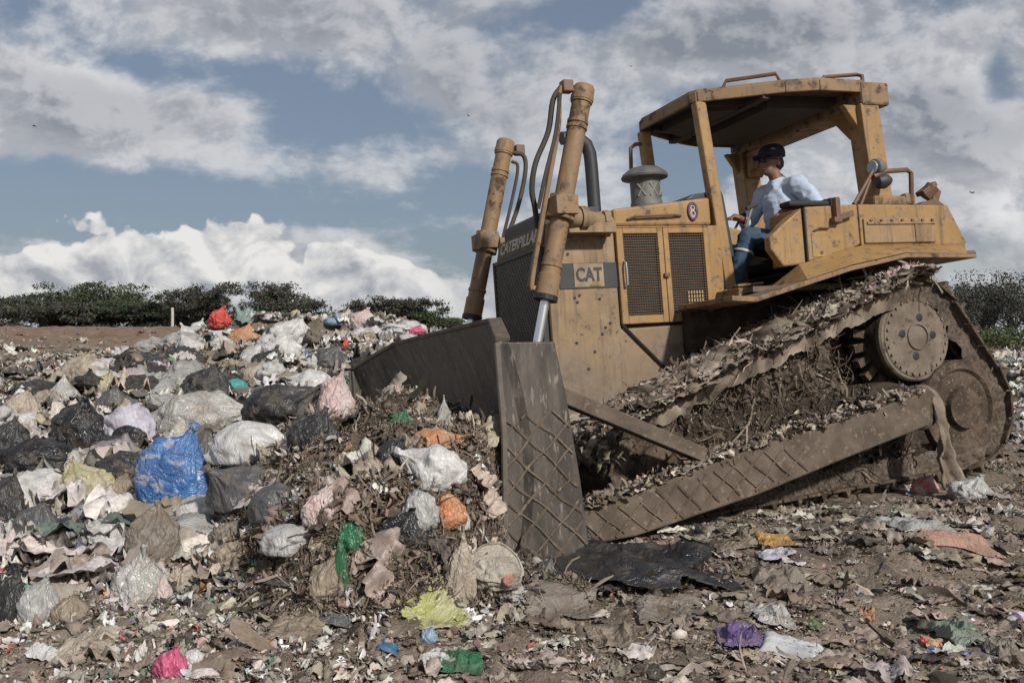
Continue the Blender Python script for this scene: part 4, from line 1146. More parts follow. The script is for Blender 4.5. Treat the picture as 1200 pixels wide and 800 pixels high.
def heap_film():
    rng = np.random.default_rng(29); n = 1500
    a = rng.uniform(-1.6, .3, n); b = rng.uniform(-2.8, 1.8, n)
    X = ORG2[0]+a*EA[0]+b*EB[0]; Y = ORG2[1]+a*EA[1]+b*EB[1]
    ok = (heap_h(X, Y) > .10) & (rng.random(n) < np.exp(-(Y-4.4)/1.8)) & clear_of(X, Y, .95); X, Y = X[ok], Y[ok]; k = len(X)
    N = normals_at(X, Y, lambda x, y: h_base(x, y)+heap_h(x, y)); s = np.clip(.125*np.exp(rng.normal(0, .45, k)), .075, .30)
    o = bulk('heap_film', np.stack([X, Y, h_top(X, Y)], -1)+N*.03, s, N, 'torn', rng, M['litter_gloss'], None, (.88, .12, 0), .35, .22, None, 0, .03, 2.0)
    tag(o, 'torn muddy plastic and cloth tangled into the pushed heap', 'litter', kind='stuff')

# ------------------------------------------------------------------ bags, sheets and single pieces of rubbish
_ico = {}
def ico(l):
    if l not in _ico:
        b = bmesh.new(); bmesh.ops.create_icosphere(b, subdivisions=l, radius=1); b.verts.ensure_lookup_table()
        _ico[l] = (np.array([v.co[:] for v in b.verts]), np.array([[v.index for v in f.verts] for f in b.faces])); b.free()
    return _ico[l]

def rotz(V, a):
    c, s = math.cos(a), math.sin(a); o = V.copy(); o[:, 0] = V[:, 0]*c-V[:, 1]*s; o[:, 1] = V[:, 0]*s+V[:, 1]*c; return o

def bag_verts(seed, size, tie=(.3, -.2, .9), lumps=.26, crease=.10, level=5, neck=.55, freq=1.0):
    """a filled, creased bag; base at z = 0, size = (width, depth, height)"""
    v, f = ico(level); v = v.copy(); so = seed*7.31
    r = 1+lumps*fbm(v*1.5*freq+so, 3, seed)
    wv = v+.30*np.stack([fbm(v*1.9+so+k*5, 2, seed+k) for k in range(3)], -1)
    tt = np.array(tie if tie is not None else (.7, .2, .4), float); tt /= np.linalg.norm(tt)
    ws = wv-(wv@tt)[:, None]*tt*.62          # creases run towards the knot
    r += crease*1.15*(ridged(ws*3.0*freq, 3, seed+5, .48)-.25)
    r += crease*.30*(ridged(ws*8*freq, 2, seed+9)-.2)
    p = v*r[:, None]
    if tie is not None:
        t = np.array(tie, float); t /= np.linalg.norm(t)
        d = v@t; w = sstep(.62, 1.0, d); e1 = np.cross(t, [0.3, .9, .1]); e1 /= np.linalg.norm(e1); e2 = np.cross(t, e1)
        ph = np.arctan2(p@e2, p@e1)
        pl = 1+.10*np.sin(ph*9+fbm(v*3, 2, seed)*2)*sstep(.1, .8, d)
        al = p@t; pe = p-al[:, None]*t
        pe *= (pl*(1-.80*sstep(.60, .93, d)+.55*sstep(.93, 1.0, d)))[:, None]
        p = pe+(al+neck*w)[:, None]*t
    p[:, 2] = np.where(p[:, 2] < -.35, -.35+(p[:, 2]+.35)*.30, p[:, 2])
    p *= np.array(size)/2/np.array([1.08, 1.08, .95]); p[:, 2] -= p[:, 2].min()
    return p, f

def add_mesh(name, V, F, mat, loc, label, cat, group=None, smooth=True):
    o = np_mesh(name, V, F, mat, None, None, smooth); o.location = loc
    OCC.append((loc[0]+float(V[:, 0].mean()), loc[1]+float(V[:, 1].mean()), .5*math.sqrt(max(np.ptp(V[:, 0]), .01)*max(min(np.ptp(V[:, 1]), 1.3*np.ptp(V[:, 0])), .01))))
    return tag(o, label, cat, group)

def bag(px, py, w, h, mat, label, seed, name='garbage_bag', cat='garbage bag', tie=(.3, -.2, .9), lumps=.22, crease=.08, depth=.8, sink=.12, level=5, neck=.5, turn=0, lift=0.0, freq=1.0):
    """w, h: size in the photograph; its foot stands where the line of sight of (px, py) meets the rubbish"""
    X, Y, Z = gpix(px, py+h*.32)
    if 70 <= seed < 90: w *= 1.15; h *= 1.12
    if crease > .1: crease = .1+(crease-.1)*.75
    sx = w/FPX*Y; sz = h/FPX*Y
    V, F = bag_verts(seed, (sx, sx*depth, sz*1.15), tie, lumps, crease, level, neck, freq)
    V = rotz(V, turn)
    return add_mesh(name, V, F, mat, (X, Y+sx*depth*.2, Z-sz*sink+lift), label, cat)

def sheet(px, py, w, h, mat, label, seed, name='plastic_sheet', cat='plastic sheet', turn=0.0, fold=.06, res=60, lay=.02, hang=0.0, rag=.16, thick=.0015):
    """creased film draped over the ground; w across the picture, h = its apparent height turned into depth"""
    X, Y, Z = gpix(px, py); sx = w/FPX*Y
    X2, Y2, Z2 = gpix(px, py-h/2); X1, Y1, Z1 = gpix(px, py+h/2)
    sy = max(abs(Y2-Y1), sx*.35); sy = min(sy, sx*1.6)
    g = np.linspace(-.5, .5, res); A, B = np.meshgrid(g, g, indexing='ij'); q = np.stack([A, B, 0*A], -1).reshape(-1, 3)
    so = seed*3.7
    a = A.reshape(-1)+.10*fbm(q*2.2+so, 3, seed); b = B.reshape(-1)+.10*fbm(q*2.2+so+9, 3, seed+1)
    lx = a*sx; ly = b*sy; c, s = math.cos(turn), math.sin(turn)
    gx = X+lx*c-ly*s; gy = (Y1+Y2)/2+lx*s+ly*c
    z = h_top(gx, gy)
    sc = np.array([sx*4.0, sy*4.0, 1])*0+1
    pp = np.stack([lx, ly, 0*lx], -1)/max(sx, .15)
    wz = pp+.12*np.stack([fbm(pp*3+so, 2, seed+2), fbm(pp*3+so+4, 2, seed+3), 0*lx], -1)
    an = np.array([1.0, 1.7, 1]) if seed % 2 else np.array([1.5, 1.0, 1])
    edge_ = np.minimum(np.minimum(A+.5, .5-A), np.minimum(B+.5, .5-B)).reshape(-1)
    z = z+lay+fold*(.25+.75*sstep(0, .2, edge_))*(.60*np.maximum(ridged(wz*an*1.5+so, 3, seed+4, .42), -.2)+.45*np.maximum(fbm(wz*1.6+so, 3, seed+6), -.3)+.07*ridged(wz*an*6+so, 2, seed+11))
    V = np.stack([gx, gy, z], -1)
    idx = np.arange(res*res).reshape(res, res); F = np.stack([idx[:-1, :-1], idx[1:, :-1], idx[1:, 1:], idx[:-1, 1:]], -1).reshape(-1, 4)
    ed = np.minimum(np.minimum(A+.5, .5-A), np.minimum(B+.5, .5-B)).reshape(-1); cut = ed > rag*np.maximum(fbm(q*5+so, 3, seed+8), 0)
    F = F[cut[F].all(1)]
    used = np.unique(F); mp = np.zeros(len(V), int); mp[used] = np.arange(len(used)); V = V[used]; F = mp[F]
    o0 = V.mean(0); o0[2] = V[:, 2].min()
    o = add_mesh(name, V-o0, F, mat, tuple(o0), label, cat)
    sd = o.modifiers.new('thickness', 'SOLIDIFY'); sd.thickness = thick
    return o

BK = plastic((.016, .016, .018), (.030, .030, .033), .30, .12)
BK2 = plastic((.03, .03, .032), (.055, .053, .052), .42, .25)
DG = plastic((.075, .075, .078), (.11, .108, .105), .45, .25, .7)
MG = plastic((.17, .168, .165), (.11, .11, .112), .5, .2, .45)
LG = plastic((.40, .395, .385), (.30, .295, .285), .42, .22, .8)
WH = plastic((.56, .55, .54), (.45, .44, .43), .42, .18, .7)
BE = plastic((.42, .36, .29), (.28, .235, .185), .5, .35)
TAN = plastic((.30, .245, .185), (.20, .16, .12), .6, .4)
LIL = plastic((.50, .47, .54), (.42, .40, .46), .45, .15, .7)
CLR = plastic((.44, .435, .42), (.33, .31, .275), .25, .30, 1.1, .55)
YEB = plastic((.42, .39, .22), (.38, .33, .25), .42, .3)
PNK = plastic((.55, .40, .38), (.48, .44, .42), .45, .2)
BLU = plastic((.045, .12, .31), (.07, .18, .40), .33, .10, 1.0, .42)
RED = plastic((.55, .07, .06), (.42, .06, .05), .4, .12)
HOT = plastic((.58, .12, .22), (.45, .08, .17), .4, .12)
ORG = plastic((.46, .21, .10), (.42, .27, .17), .45, .2)
TEAL = plastic((.05, .33, .30), (.07, .26, .25), .4, .15)
GRN = plastic((.03, .15, .07), (.04, .11, .055), .4, .2)
YGR = plastic((.34, .35, .12), (.42, .39, .26), .4, .25, 1, .5)
PUR = plastic((.10, .062, .165), (.14, .09, .21), .35, .15)
GBR = plastic((.21, .18, .15), (.15, .125, .10), .6, .45)
SKY = plastic((.25, .36, .46), (.2, .28, .38), .4, .2)

# --- the trash slope on the left
bag(200, 568, 92, 100, BLU, 'blue printed plastic sack with pale patches leaning on black bags', 3, 'printed_sack', 'sack', (.45, -.1, .9), .16, .13, .5, .05, 5, .30)
bag(228, 492, 118, 60, CLR, 'large cloudy clear bag stuffed with beige packaging behind the blue sack', 4, tie=(.9, 0, .25), lumps=.2, crease=.09)
bag(150, 505, 62, 52, LIL, 'pale lilac plastic bag beside the large clear bag', 5, tie=(-.9, 0, .4), crease=.12)
bag(149, 520, 44, 26, BK, 'small round shiny black bag in front of the pale lilac bag', 6, tie=None, lumps=.12, crease=.05, sink=-.15)
bag(87, 512, 62, 62, BK, 'tall crumpled black bag left of the pale lilac bag', 7, lumps=.3, crease=.16)
bag(40, 545, 86, 46, BK, 'long crumpled black bag lying at the left edge below the tall black bag', 8, tie=(-.8, 0, .3), crease=.18)
bag(8, 520, 46, 40, BK2, 'black bag cut by the left edge of the picture', 9, crease=.14)
bag(142, 556, 72, 40, BK2, 'flattened dull black bag directly left of the blue sack', 10, tie=(.8, 0, .2), crease=.14)
bag(230, 537, 60, 46, DG, 'dark grey bag wedged between the blue sack and the white sack', 11, crease=.12)
bag(288, 535, 98, 56, WH, 'big smooth white sack lying on dark grey bags', 12, 'woven_sack', 'sack', (.95, 0, .1), .14, .05, .7, -.05)
bag(285, 580, 96, 62, DG, 'large dark grey bag under the big white sack', 13, tie=(-.5, -.3, .5), lumps=.16, crease=.06)
bag(322, 598, 74, 52, DG, 'smooth dark grey bag at the foot of the slope by the pushed heap', 14, tie=(.7, 0, .4), lumps=.14, crease=.05)
bag(326, 482, 92, 52, BK2, 'wide dull black bag below the white crest rubbish', 15, tie=(.6, 0, .5), lumps=.24, crease=.13)
bag(366, 512, 64, 46, BK2, 'dull black bag next to the pinkish bag at the blade end', 16, tie=(.3, 0, .8), crease=.12)
bag(392, 478, 46, 62, PNK, 'pinkish white bag against the far end of the blade', 17, crease=.1)
bag(240, 457, 62, 40, BK2, 'black bag behind the large clear bag', 18, crease=.15)
sheet(300, 460, 80, 22, MG, 'grey plastic sheet draped between black bags below the crest', 19)
bag(97, 574, 72, 46, YEB, 'yellowish see-through bag filled with beige scraps', 20, tie=(-.3, 0, .7), crease=.12)
bag(138, 582, 44, 40, TAN, 'tan dusty bag touching the yellowish see-through bag', 21)
bag(30, 580, 56, 30, YEB, 'pale greenish bag below the long black bag', 22, tie=(-.7, 0, .3))
bag(112, 607, 92, 28, LG, 'long flat silver grey bag below the yellowish bag', 23, tie=(.95, 0, .1), lumps=.2, crease=.12)
bag(38, 622, 52, 46, DG, 'grey crumpled bag left of the long silver bag', 24, crease=.15)
bag(8, 600, 40, 60, BK2, 'black bag at the left edge beneath the greenish bag', 25, crease=.14)
bag(177, 638, 66, 72, GBR, 'upright dusty beige and pink bag below the blue sack', 26, tie=(.1, 0, 1), lumps=.18, crease=.09, neck=.3)
bag(158, 690, 62, 60, CLR, 'knotted whitish bag with contents showing, in front of the dusty beige bag', 27, tie=(.2, -.1, .9), lumps=.2, crease=.11)
bag(188, 697, 24, 34, PNK, 'small pink bag touching the knotted whitish bag', 28, level=4)
sheet(40, 684, 84, 26, BK, 'wrinkled black plastic sheet on pale rubbish at lower left', 29, fold=.09)
bag(12, 712, 44, 60, BK2, 'dark bag at the left edge below the wrinkled black sheet', 30, crease=.15)
bag(44, 715, 50, 52, LG, 'crumpled pale grey bag under the wrinkled black sheet', 31, crease=.16)
bag(78, 722, 46, 34, TAN, 'muddy greenish tan bag right of the crumpled pale grey bag', 32, crease=.15)
sheet(18, 643, 50, 26, MG, 'flat grey sheet above the wrinkled black sheet', 33)
sheet(30, 658, 34, 12, WH, 'small folded white paper above the wrinkled black sheet', 34, 'paper_sheet', 'paper', fold=.03)
bag(197, 784, 44, 36, HOT, 'bright pink bag on the trampled ground at the bottom edge', 35, lumps=.3, crease=.16, level=4)
bag(226, 777, 28, 22, WH, 'small white bag beside the bright pink bag', 36, level=4, crease=.16)
sheet(214, 690, 34, 26, BE, 'stiff cream card standing up by the small pink bag', 37, 'card_sheet', 'card', turn=.6, fold=.1)
bag(338, 640, 78, 38, LG, 'long pale grey bag lying at the left foot of the pushed heap', 38, tie=(.9, 0, .25), lumps=.16, crease=.07)
bag(272, 655, 60, 34, TAN, 'dusty tan bag left of the long pale grey bag', 39, crease=.14)
bag(268, 628, 50, 26, GBR, 'dull brown bag beneath the large dark grey bag', 40, crease=.14)
sheet(291, 677, 30, 14, GRN, 'green plastic scrap below the dusty tan bag', 41, res=30)
bag(72, 468, 42, 38, CLR, 'round clear bag tied at the top, alone among beige scraps', 42, tie=(0, 0, 1), lumps=.1, crease=.06)
bag(95, 436, 58, 34, BE, 'beige bag above the round clear bag', 43, crease=.13)
bag(24, 482, 46, 34, BE, 'beige bag near the left edge above the black bags', 44, crease=.13)
bag(36, 503, 42, 26, YEB, 'greenish cream bag right of the black bag at the left edge', 45, crease=.15)
bag(122, 455, 36, 26, YEB, 'small cream green bag right of the round clear bag', 46, crease=.15, level=4)
sheet(168, 434, 92, 34, BK2, 'creased black sheet spread on the middle of the slope', 47, fold=.14)
sheet(150, 470, 64, 24, MG, 'grey sheet over sticks behind the tall black bag', 48, fold=.1)
bag(128, 472, 36, 26, DG, 'dark grey small bag under the creased black sheet', 49, level=4)
bag(212, 402, 58, 24, LG, 'wide pale grey bag near the crest left of the red bag', 50, tie=(-.9, 0, .2), crease=.1)
bag(178, 408, 52, 22, LG, 'low grey white bag near the crest above the creased black sheet', 51, tie=(.9, 0, .2), crease=.1)
bag(257, 382, 28, 22, RED, 'crumpled bright red bag on the crest', 52, crease=.22, lumps=.4)
bag(232, 386, 24, 16, WH, 'small white bag left of the bright red bag on the crest', 53, level=4)
bag(284, 396, 40, 22, ORG, 'faded orange bag just below the bright red bag', 54, level=4, crease=.15)
bag(340, 394, 58, 30, WH, 'white bag in the middle of the crest', 55, crease=.16)
bag(330, 412, 50, 30, WH, 'white bag below the middle of the crest', 56, crease=.16)
bag(424, 386, 34, 22, PNK, 'white and pink bag on the crest above the blade', 57, crease=.16)
bag(438, 391, 18, 14, RED, 'small red bag right of the white and pink crest bag', 58, level=4, crease=.2)
bag(404, 406, 12, 14, RED, 'tiny red bag on the slope below the crest', 59, level=4, crease=.2)
bag(487, 391, 24, 10, HOT, 'thin pink bag on the crest near the blade top', 60, level=4)
bag(392, 384, 26, 12, SKY, 'light blue bag on the crest left of the white and pink bag', 61, level=4)
bag(275, 452, 30, 16, TEAL, 'teal plastic tub half buried behind the black bags', 62, 'plastic_tub', 'tub', tie=None, lumps=.08, crease=.03, level=4)
bag(315, 425, 44, 24, BK2, 'black bag among beige rubbish under the white crest bags', 63, crease=.15)
bag(386, 424, 44, 28, DG, 'dark grey bag high on the slope behind the blade end', 64, crease=.15)
bag(362, 452, 56, 30, WH, 'white sheet-like bag between the wide dull black bag and the blade', 65, crease=.15, tie=(-.8, 0, .4))
bag(300, 440, 40, 24, BE, 'beige bag right of the teal tub', 66, crease=.14, level=4)
sheet(262, 428, 70, 26, TAN, 'reddish brown rags below the faded orange bag', 67, 'rag_cloth', 'cloth', fold=.12)

# --- the heap in front of the blade
bag(508, 558, 66, 50, WH, 'dirty white bag in the middle of the pushed heap', 70, tie=(-.7, 0, .5), crease=.13, sink=.25)
bag(512, 527, 52, 24, ORG, 'faded orange bag on top of the dirty white bag', 71, tie=(.8, 0, .3), crease=.10, sink=.1)
bag(524, 608, 42, 36, plastic((.50, .19, .08), (.46, .25, .14), .4, .25), 'bright orange torn bag in the pushed heap', 72, tie=(-.7, 0, -.2), crease=.14, sink=.2)
bag(492, 612, 40, 44, LG, 'pale grey bag hanging left of the bright orange bag', 73, tie=(.2, 0, -.8), crease=.14, sink=.2)
bag(540, 624, 22, 24, WH, 'small white cup-like scrap under the bright orange bag', 74, 'plastic_cup', 'cup', tie=None, lumps=.1, crease=.04, level=4)
bag(468, 622, 62, 36, BK, 'crumpled black bag in the pushed heap left of the orange bag', 75, crease=.2, sink=.3)
bag(462, 540, 46, 34, BK2, 'black bag half buried near the top of the heap', 76, crease=.2, sink=.3)
bag(468, 495, 30, 18, GRN, 'dark green scrap at the top of the heap against the blade', 77, level=4, crease=.25, sink=.2)
bag(491, 487, 24, 20, ORG, 'orange yellow crumpled scrap at the top of the heap', 78, level=4, crease=.25, sink=.1)
bag(520, 492, 16, 28, LG, 'narrow grey bottle-like scrap standing against the blade', 79, 'plastic_bottle', 'bottle', tie=(0, 0, 1), lumps=.06, crease=.03, level=4, neck=.6)
DWH = plastic((.42, .385, .33), (.27, .23, .185), .6, .5, .8)
def tub():
    X, Y, Z = gpix(582, 690); s = Y/FPX
    t = thing('plastic_tub', 'squashed white plastic tub with a red mark below the orange bag', 'tub', (X, Y-.05, Z))
    OCC.append((X, Y, 36*s))
    V, F = bag_verts(81, (62*s, 50*s, 44*s), None, .30, .12, 5)
    o = np_mesh('tub_wall', V, F, DWH, None, t)
    m = MB(); m.lathe([(29*s, 0), (30*s, .006), (29*s, .012), (27*s, .013), (27*s, .004)], (0, 0, 32*s), (.25, -.6, .85), 30)
    
    q = np.array(m.v); q += .10*38*s*np.stack([fbm(q*14+k*3, 2, 60+k) for k in range(3)], -1); q[:, 0] *= 1.05; q[:, 2] -= 8*s*np.abs(q[:, 0]/(37*s)); m.v = [tuple(x) for x in q]
    m.build('rim', DWH, t, smooth=True)
    v, f = ico(3); k = v[:, 1] < -.2; 
    m = MB(); m.lathe([(7*s, 0), (6*s, .004)], (14*s, -25*s, 17*s), (.35, -1, .15), 9); m.build('red_mark', plastic((.42, .13, .09), (.45, .3, .24), .6, .4), t)
tub()
sheet(598, 700, 50, 26, LG, 'torn greenish white film below the squashed tub', 82, fold=.05)
bag(540, 690, 32, 74, BE, 'beige cloth strip hanging down the front of the heap', 83, 'cloth_strip', 'cloth', tie=(.1, 0, 1), lumps=.3, crease=.22, depth=.4, sink=.2)
bag(410, 645, 36, 34, GRN, 'bright green plastic bag at the left side of the heap', 84, tie=(-.3, 0, -.9), crease=.16, sink=.15)
bag(398, 680, 18, 56, GRN, 'narrow green plastic tail hanging below the bright green bag', 85, 'plastic_strip', 'plastic strip', tie=(0, 0, 1), lumps=.3, crease=.2, depth=.4, level=4)
sheet(512, 714, 62, 62, YGR, 'yellow and green wrapper sliding down the heap toe', 86, 'food_wrapper', 'wrapper', turn=-.9, fold=.05)
bag(376, 600, 40, 42, PNK, 'dusty pink and cream bag on the left flank of the heap', 87, crease=.16, sink=.3)
bag(380, 690, 40, 52, TAN, 'muddy tan torn bag at the left toe of the heap', 88, crease=.2, sink=.3)
sheet(655, 712, 92, 44, GBR, 'muddy grey film in front of the blade end plate', 89, fold=.05)
sheet(738, 668, 195, 48, BK, 'long torn black plastic sheet lying beneath the push arm', 90, fold=.17, res=120, rag=.16, lay=.02)
bag(640, 672, 28, 26, DG, 'dark scrap caught under the end plate', 91, level=4, crease=.2)

# --- trampled ground, right and front
sheet(866, 753, 52, 24, PUR, 'glossy purple plastic wrapper', 100, 'plastic_wrapper', 'wrapper', fold=.06)
def carton():
    X, Y, Z = gpix(928, 768); s = Y/FPX
    t = thing('milk_carton', 'flattened white printed carton beside the purple wrapper', 'carton', (X, Y, Z+.015)); t.rotation_euler = (rad(8), rad(9), rad(-22))
    OCC.append((X, Y, 34*s))
    w, d, h = 74*s, 44*s, 9*s
    b = bmesh.new(); bmesh.ops.create_grid(b, x_segments=26, y_segments=18, size=.5); b.verts.ensure_lookup_table()
    q = np.array([v.co[:] for v in b.verts]); f = [[v.index for v in k.verts] for k in b.faces]; b.free()
    ed = np.minimum(.5-np.abs(q[:, 0]), .5-np.abs(q[:, 1])); nz = fbm(q*4+2, 3, 5)
    p = np.stack([q[:, 0]*w*(1+.10*q[:, 1])+.03*w*nz*.3, q[:, 1]*d*(1-.12*q[:, 0])+.02*w*fbm(q*3+9, 2, 8), h*sstep(0, .10, ed)*(1+.35*nz)+.25*h*np.abs(fbm(q*9, 2, 6))], -1)
    hz = lambda x, y: float(p[np.argmin((p[:, 0]-x)**2+(p[:, 1]-y)**2), 2])
    np_mesh('carton_box', p, np.array(f), plain('carton_card', (.56, .57, .58), .45, 0, .35), None, t)
    r = random.Random(8); m = MB()
    for i in range(30):
        x = r.uniform(-w*.38, w*.36); y = r.uniform(-d*.34, d*.34); z = hz(x, y)+.0012; a, c_ = r.uniform(.003, .011), r.uniform(.0018, .004)
        k = r.uniform(-.3, .3); m.add([(x, y, z), (x+a, y+k*a, hz(x+a, y+k*a)+.0012), (x+a-k*c_, y+k*a+c_, hz(x+a, y+k*a)+.0012), (x-k*c_, y+c_, z)], [(0, 1, 2, 3)])
    m.build('print_marks', plain('print_grey', (.16, .17, .20), .6), t)
    m = MB(); m.prism_c([(w*.45, -d*.34), (w*.58, -d*.28), (w*.56, d*.24), (w*.45, d*.32)], h*.15, h*.5); m.build('carton_flap', plain('carton_violet', (.30, .27, .45), .5), t, bevel=.002)
carton()
sheet(906, 728, 48, 38, CLR, 'cloudy clear film behind the flattened carton', 102, fold=.05)
sheet(915, 684, 66, 36, GBR, 'crumpled grey brown film lying in the middle of the tracks', 103, fold=.09)
sheet(865, 643, 52, 12, TAN, 'flat tan card near the end of the torn black sheet', 104, 'card_sheet', 'card', fold=.03)
sheet(906, 638, 44, 16, plastic((.42, .24, .06), (.33, .2, .08), .5, .3), 'ochre yellow scrap right of the flat tan card', 105, 'plastic_scrap', 'scrap', fold=.06)
sheet(912, 655, 44, 12, LIL, 'pale violet printed scrap below the ochre scrap', 106, 'plastic_scrap', 'scrap', fold=.05)
sheet(1125, 640, 96, 20, plastic((.40, .22, .17), (.33, .22, .17), .7, .35), 'faded pink cloth stretched on the ground at right', 107, 'cloth_sheet', 'cloth', fold=.05)
sheet(1080, 622, 70, 26, LG, 'pale grey film left of the faded pink cloth', 108, fold=.08)
sheet(1120, 748, 56, 30, plastic((.12, .17, .13), (.2, .22, .18), .5, .35), 'dull green crumpled bag at lower right', 109, fold=.09)
bag(1085, 752, 16, 12, RED, 'tiny red scrap left of the dull green bag', 110, 'plastic_scrap', 'scrap', level=4, crease=.2)
sheet(1172, 768, 38, 40, GBR, 'grey brown torn film below the small can at lower right', 111, fold=.09)
def can():
    X, Y, Z = gpix(1190, 736)
    t = thing('drink_can', 'small pale can with violet band near the right edge', 'can', (X, Y, Z+.025)); t.rotation_euler = (0, rad(80), rad(35))
    m = MB(); m.lathe([(.022, -.055), (.026, -.048), (.027, 0), (.026, .045), (.021, .052)], (0, 0, 0), (0, 0, 1), 18); m.build('can_body', WH, t, smooth=True)
    m = MB(); m.lathe([(.0275, -.02), (.0278, .012)], (0, 0, 0), (0, 0, 1), 18); m.build('violet_band', PUR, t, smooth=True)
can()
sheet(535, 784, 62, 28, GRN, 'green torn bag at the bottom edge', 112, fold=.07)
sheet(508, 778, 34, 34, WH, 'white torn paper left of the green torn bag', 113, 'paper_sheet', 'paper', fold=.05)
bag(502, 748, 22, 18, SKY, 'small bluish clear bag at the toe of the heap', 114, level=4, crease=.12)
sheet(455, 768, 26, 12, plastic((.05, .14, .25), None, .4, .2), 'dark blue scrap left of the white torn paper', 115, 'plastic_scrap', 'scrap', fold=.04, res=30)
sheet(350, 738, 66, 40, TAN, 'stiff grey tan sheet lying left of the heap toe', 116, 'card_sheet', 'card', fold=.06)
sheet(395, 735, 46, 12, DG, 'thin dark scrap with white edge right of the stiff grey tan sheet', 117, 'plastic_scrap', 'scrap', fold=.04, res=30)
sheet(312, 760, 18, 10, ORG, 'small orange scrap below the stiff grey tan sheet', 118, 'plastic_scrap', 'scrap', fold=.04, res=24)
bag(1087, 573, 34, 22, plastic((.45, .13, .12), (.5, .42, .38), .45, .25), 'red and white crumpled bag behind the hanging rag', 119, crease=.2, level=4)
bag(1140, 578, 50, 26, LG, 'pale bag on the ground behind the rear of the track', 120, crease=.2)
bag(1065, 566, 22, 28, LG, 'upright pale scrap beside the hanging rag', 121, 'plastic_scrap', 'scrap', level=4, crease=.2)
sheet(1010, 605, 52, 18, GBR, 'muddy film in the shadow of the track', 122, fold=.07)
sheet(780, 722, 70, 30, GBR, 'dull grey film in front of the torn black sheet', 123, fold=.06)
sheet(715, 752, 60, 26, TAN, 'tan muddy card at the front of the tracks', 124, 'card_sheet', 'card', fold=.05)
sheet(100, 764, 70, 24, BE, 'dusty beige film spread at the lower left', 125, fold=.06)
sheet(52, 775, 44, 18, WH, 'white dusty film left of the dusty beige film', 126, fold=.06)
sheet(250, 720, 60, 22, GBR, 'brown film on the ground right of the cream card', 127, fold=.06)
bag(1152, 394, 14, 15, WH, 'small white bag far off beside the dark bushes', 128, level=4)

def rag():
    o0 = np.array([3.44, -1.70, -.5]); res = 40
    A, S = np.meshgrid(np.linspace(-1, 1, 18), np.linspace(0, 1, res), indexing='ij')
    w = .055+.045*S**2; x = o0[0]-.10+A*w+.03*np.sin(S*5)
    y = -1.60-.045*np.cos(A*2.6+S*4)-.05*S+(1-S)**8*.15; z = -.455-.70*S
    q = np.stack([x, y, z], -1).reshape(-1, 3); q[:, 1] += .05*ridged(q*np.array([16, 3, 3.5]), 3, 4); q[:, 0] += .045*fbm(q*np.array([4, 4, 7]), 3, 6); q[:, 2] += .05*fbm(q*np.array([22, 4, 1]), 2, 8)*np.tile(np.linspace(0, 1, res)**4, 18)
    idx = np.arange(18*res).reshape(18, res); F = np.stack([idx[:-1, :-1], idx[1:, :-1], idx[1:, 1:], idx[:-1, 1:]], -1).reshape(-1, 4)
    wd = np.array([W(*p) for p in q]); b = wd.min(0)
    o = add_mesh('hanging_rag', wd-b, F, rough_mat('muddy_rag', (.15, .118, .09), (.27, .22, .175), 8, .6, .02, .95), tuple(b), 'muddy rag hanging from the rear end of the push arm', 'rag')
    sd = o.modifiers.new('thickness', 'SOLIDIFY'); sd.thickness = .008
rag()

# --- the many smaller bags on the slope: copies of a few shapes
def slope_bags():
    rng = np.random.default_rng(91)
    shapes = []
    for k in range(7):
        V, F = bag_verts(200+k, (1, rng.uniform(.7, 1), rng.uniform(.5, .8)), (rng.normal(), rng.normal(), .6) if k % 3 else None, .38, .17, 4)
        shapes.append((V, F))
    kinds = [('crest', WH, 'whitish bag in the pale rubbish along the crest of the slope', 60), ('cream', BE, 'cream bag in the pale rubbish along the crest of the slope', 22), ('pale', WH, 'pale plastic bag among the mixed rubbish of the slope', 46), ('beige', BE, 'beige plastic bag among the mixed rubbish of the slope', 20), ('grey', LG, 'light grey plastic bag among the mixed rubbish of the slope', 44),
             ('black', BK2, 'small black plastic bag among the mixed rubbish of the slope', 36), ('brown', GBR, 'brown muddy bag among the mixed rubbish of the slope', 12), ('pink', PNK, 'pinkish plastic bag among the mixed rubbish of the slope', 7)]
    proto = {}
    for nm, mat, lab, cnt in kinds:
        for i in range(cnt):
            u = rng.uniform(-.54, -.07); t = rng.random(); Y = 5.2*(14.0/5.2)**t
            if u < -.33 and Y > 11.5: Y = rng.uniform(6, 11)
            if nm in ('crest', 'cream'): u = rng.uniform(-.335, -.06); Y = rng.uniform(9.6, 13.9)
            X = u*Y
            if float(heap_h(np.array([X]), np.array([Y]))[0]) > .05: continue
            k = int(rng.integers(0, len(shapes))); key = (nm, k)
            Z = float(h_top(np.array([X]), np.array([Y]))[0]); s = rng.uniform(.17, .43)*(1+.03*(Y-6))
            if key not in proto:
                o = np_mesh('refuse_bag', shapes[k][0], shapes[k][1], mat); proto[key] = o; tag(o, lab, 'garbage bag', nm+' bags scattered over the slope')
            else:
                o = proto[key].copy(); COL.objects.link(o)
            o.location = (X, Y, Z-.05*s-.02); o.rotation_euler = (rng.normal(0, .25), rng.normal(0, .25), rng.uniform(0, 6.28)); o.scale = (s*rng.uniform(.9, 1.35), s*rng.uniform(.8, 1.2), s*rng.uniform(.5, .95))
slope_bags()

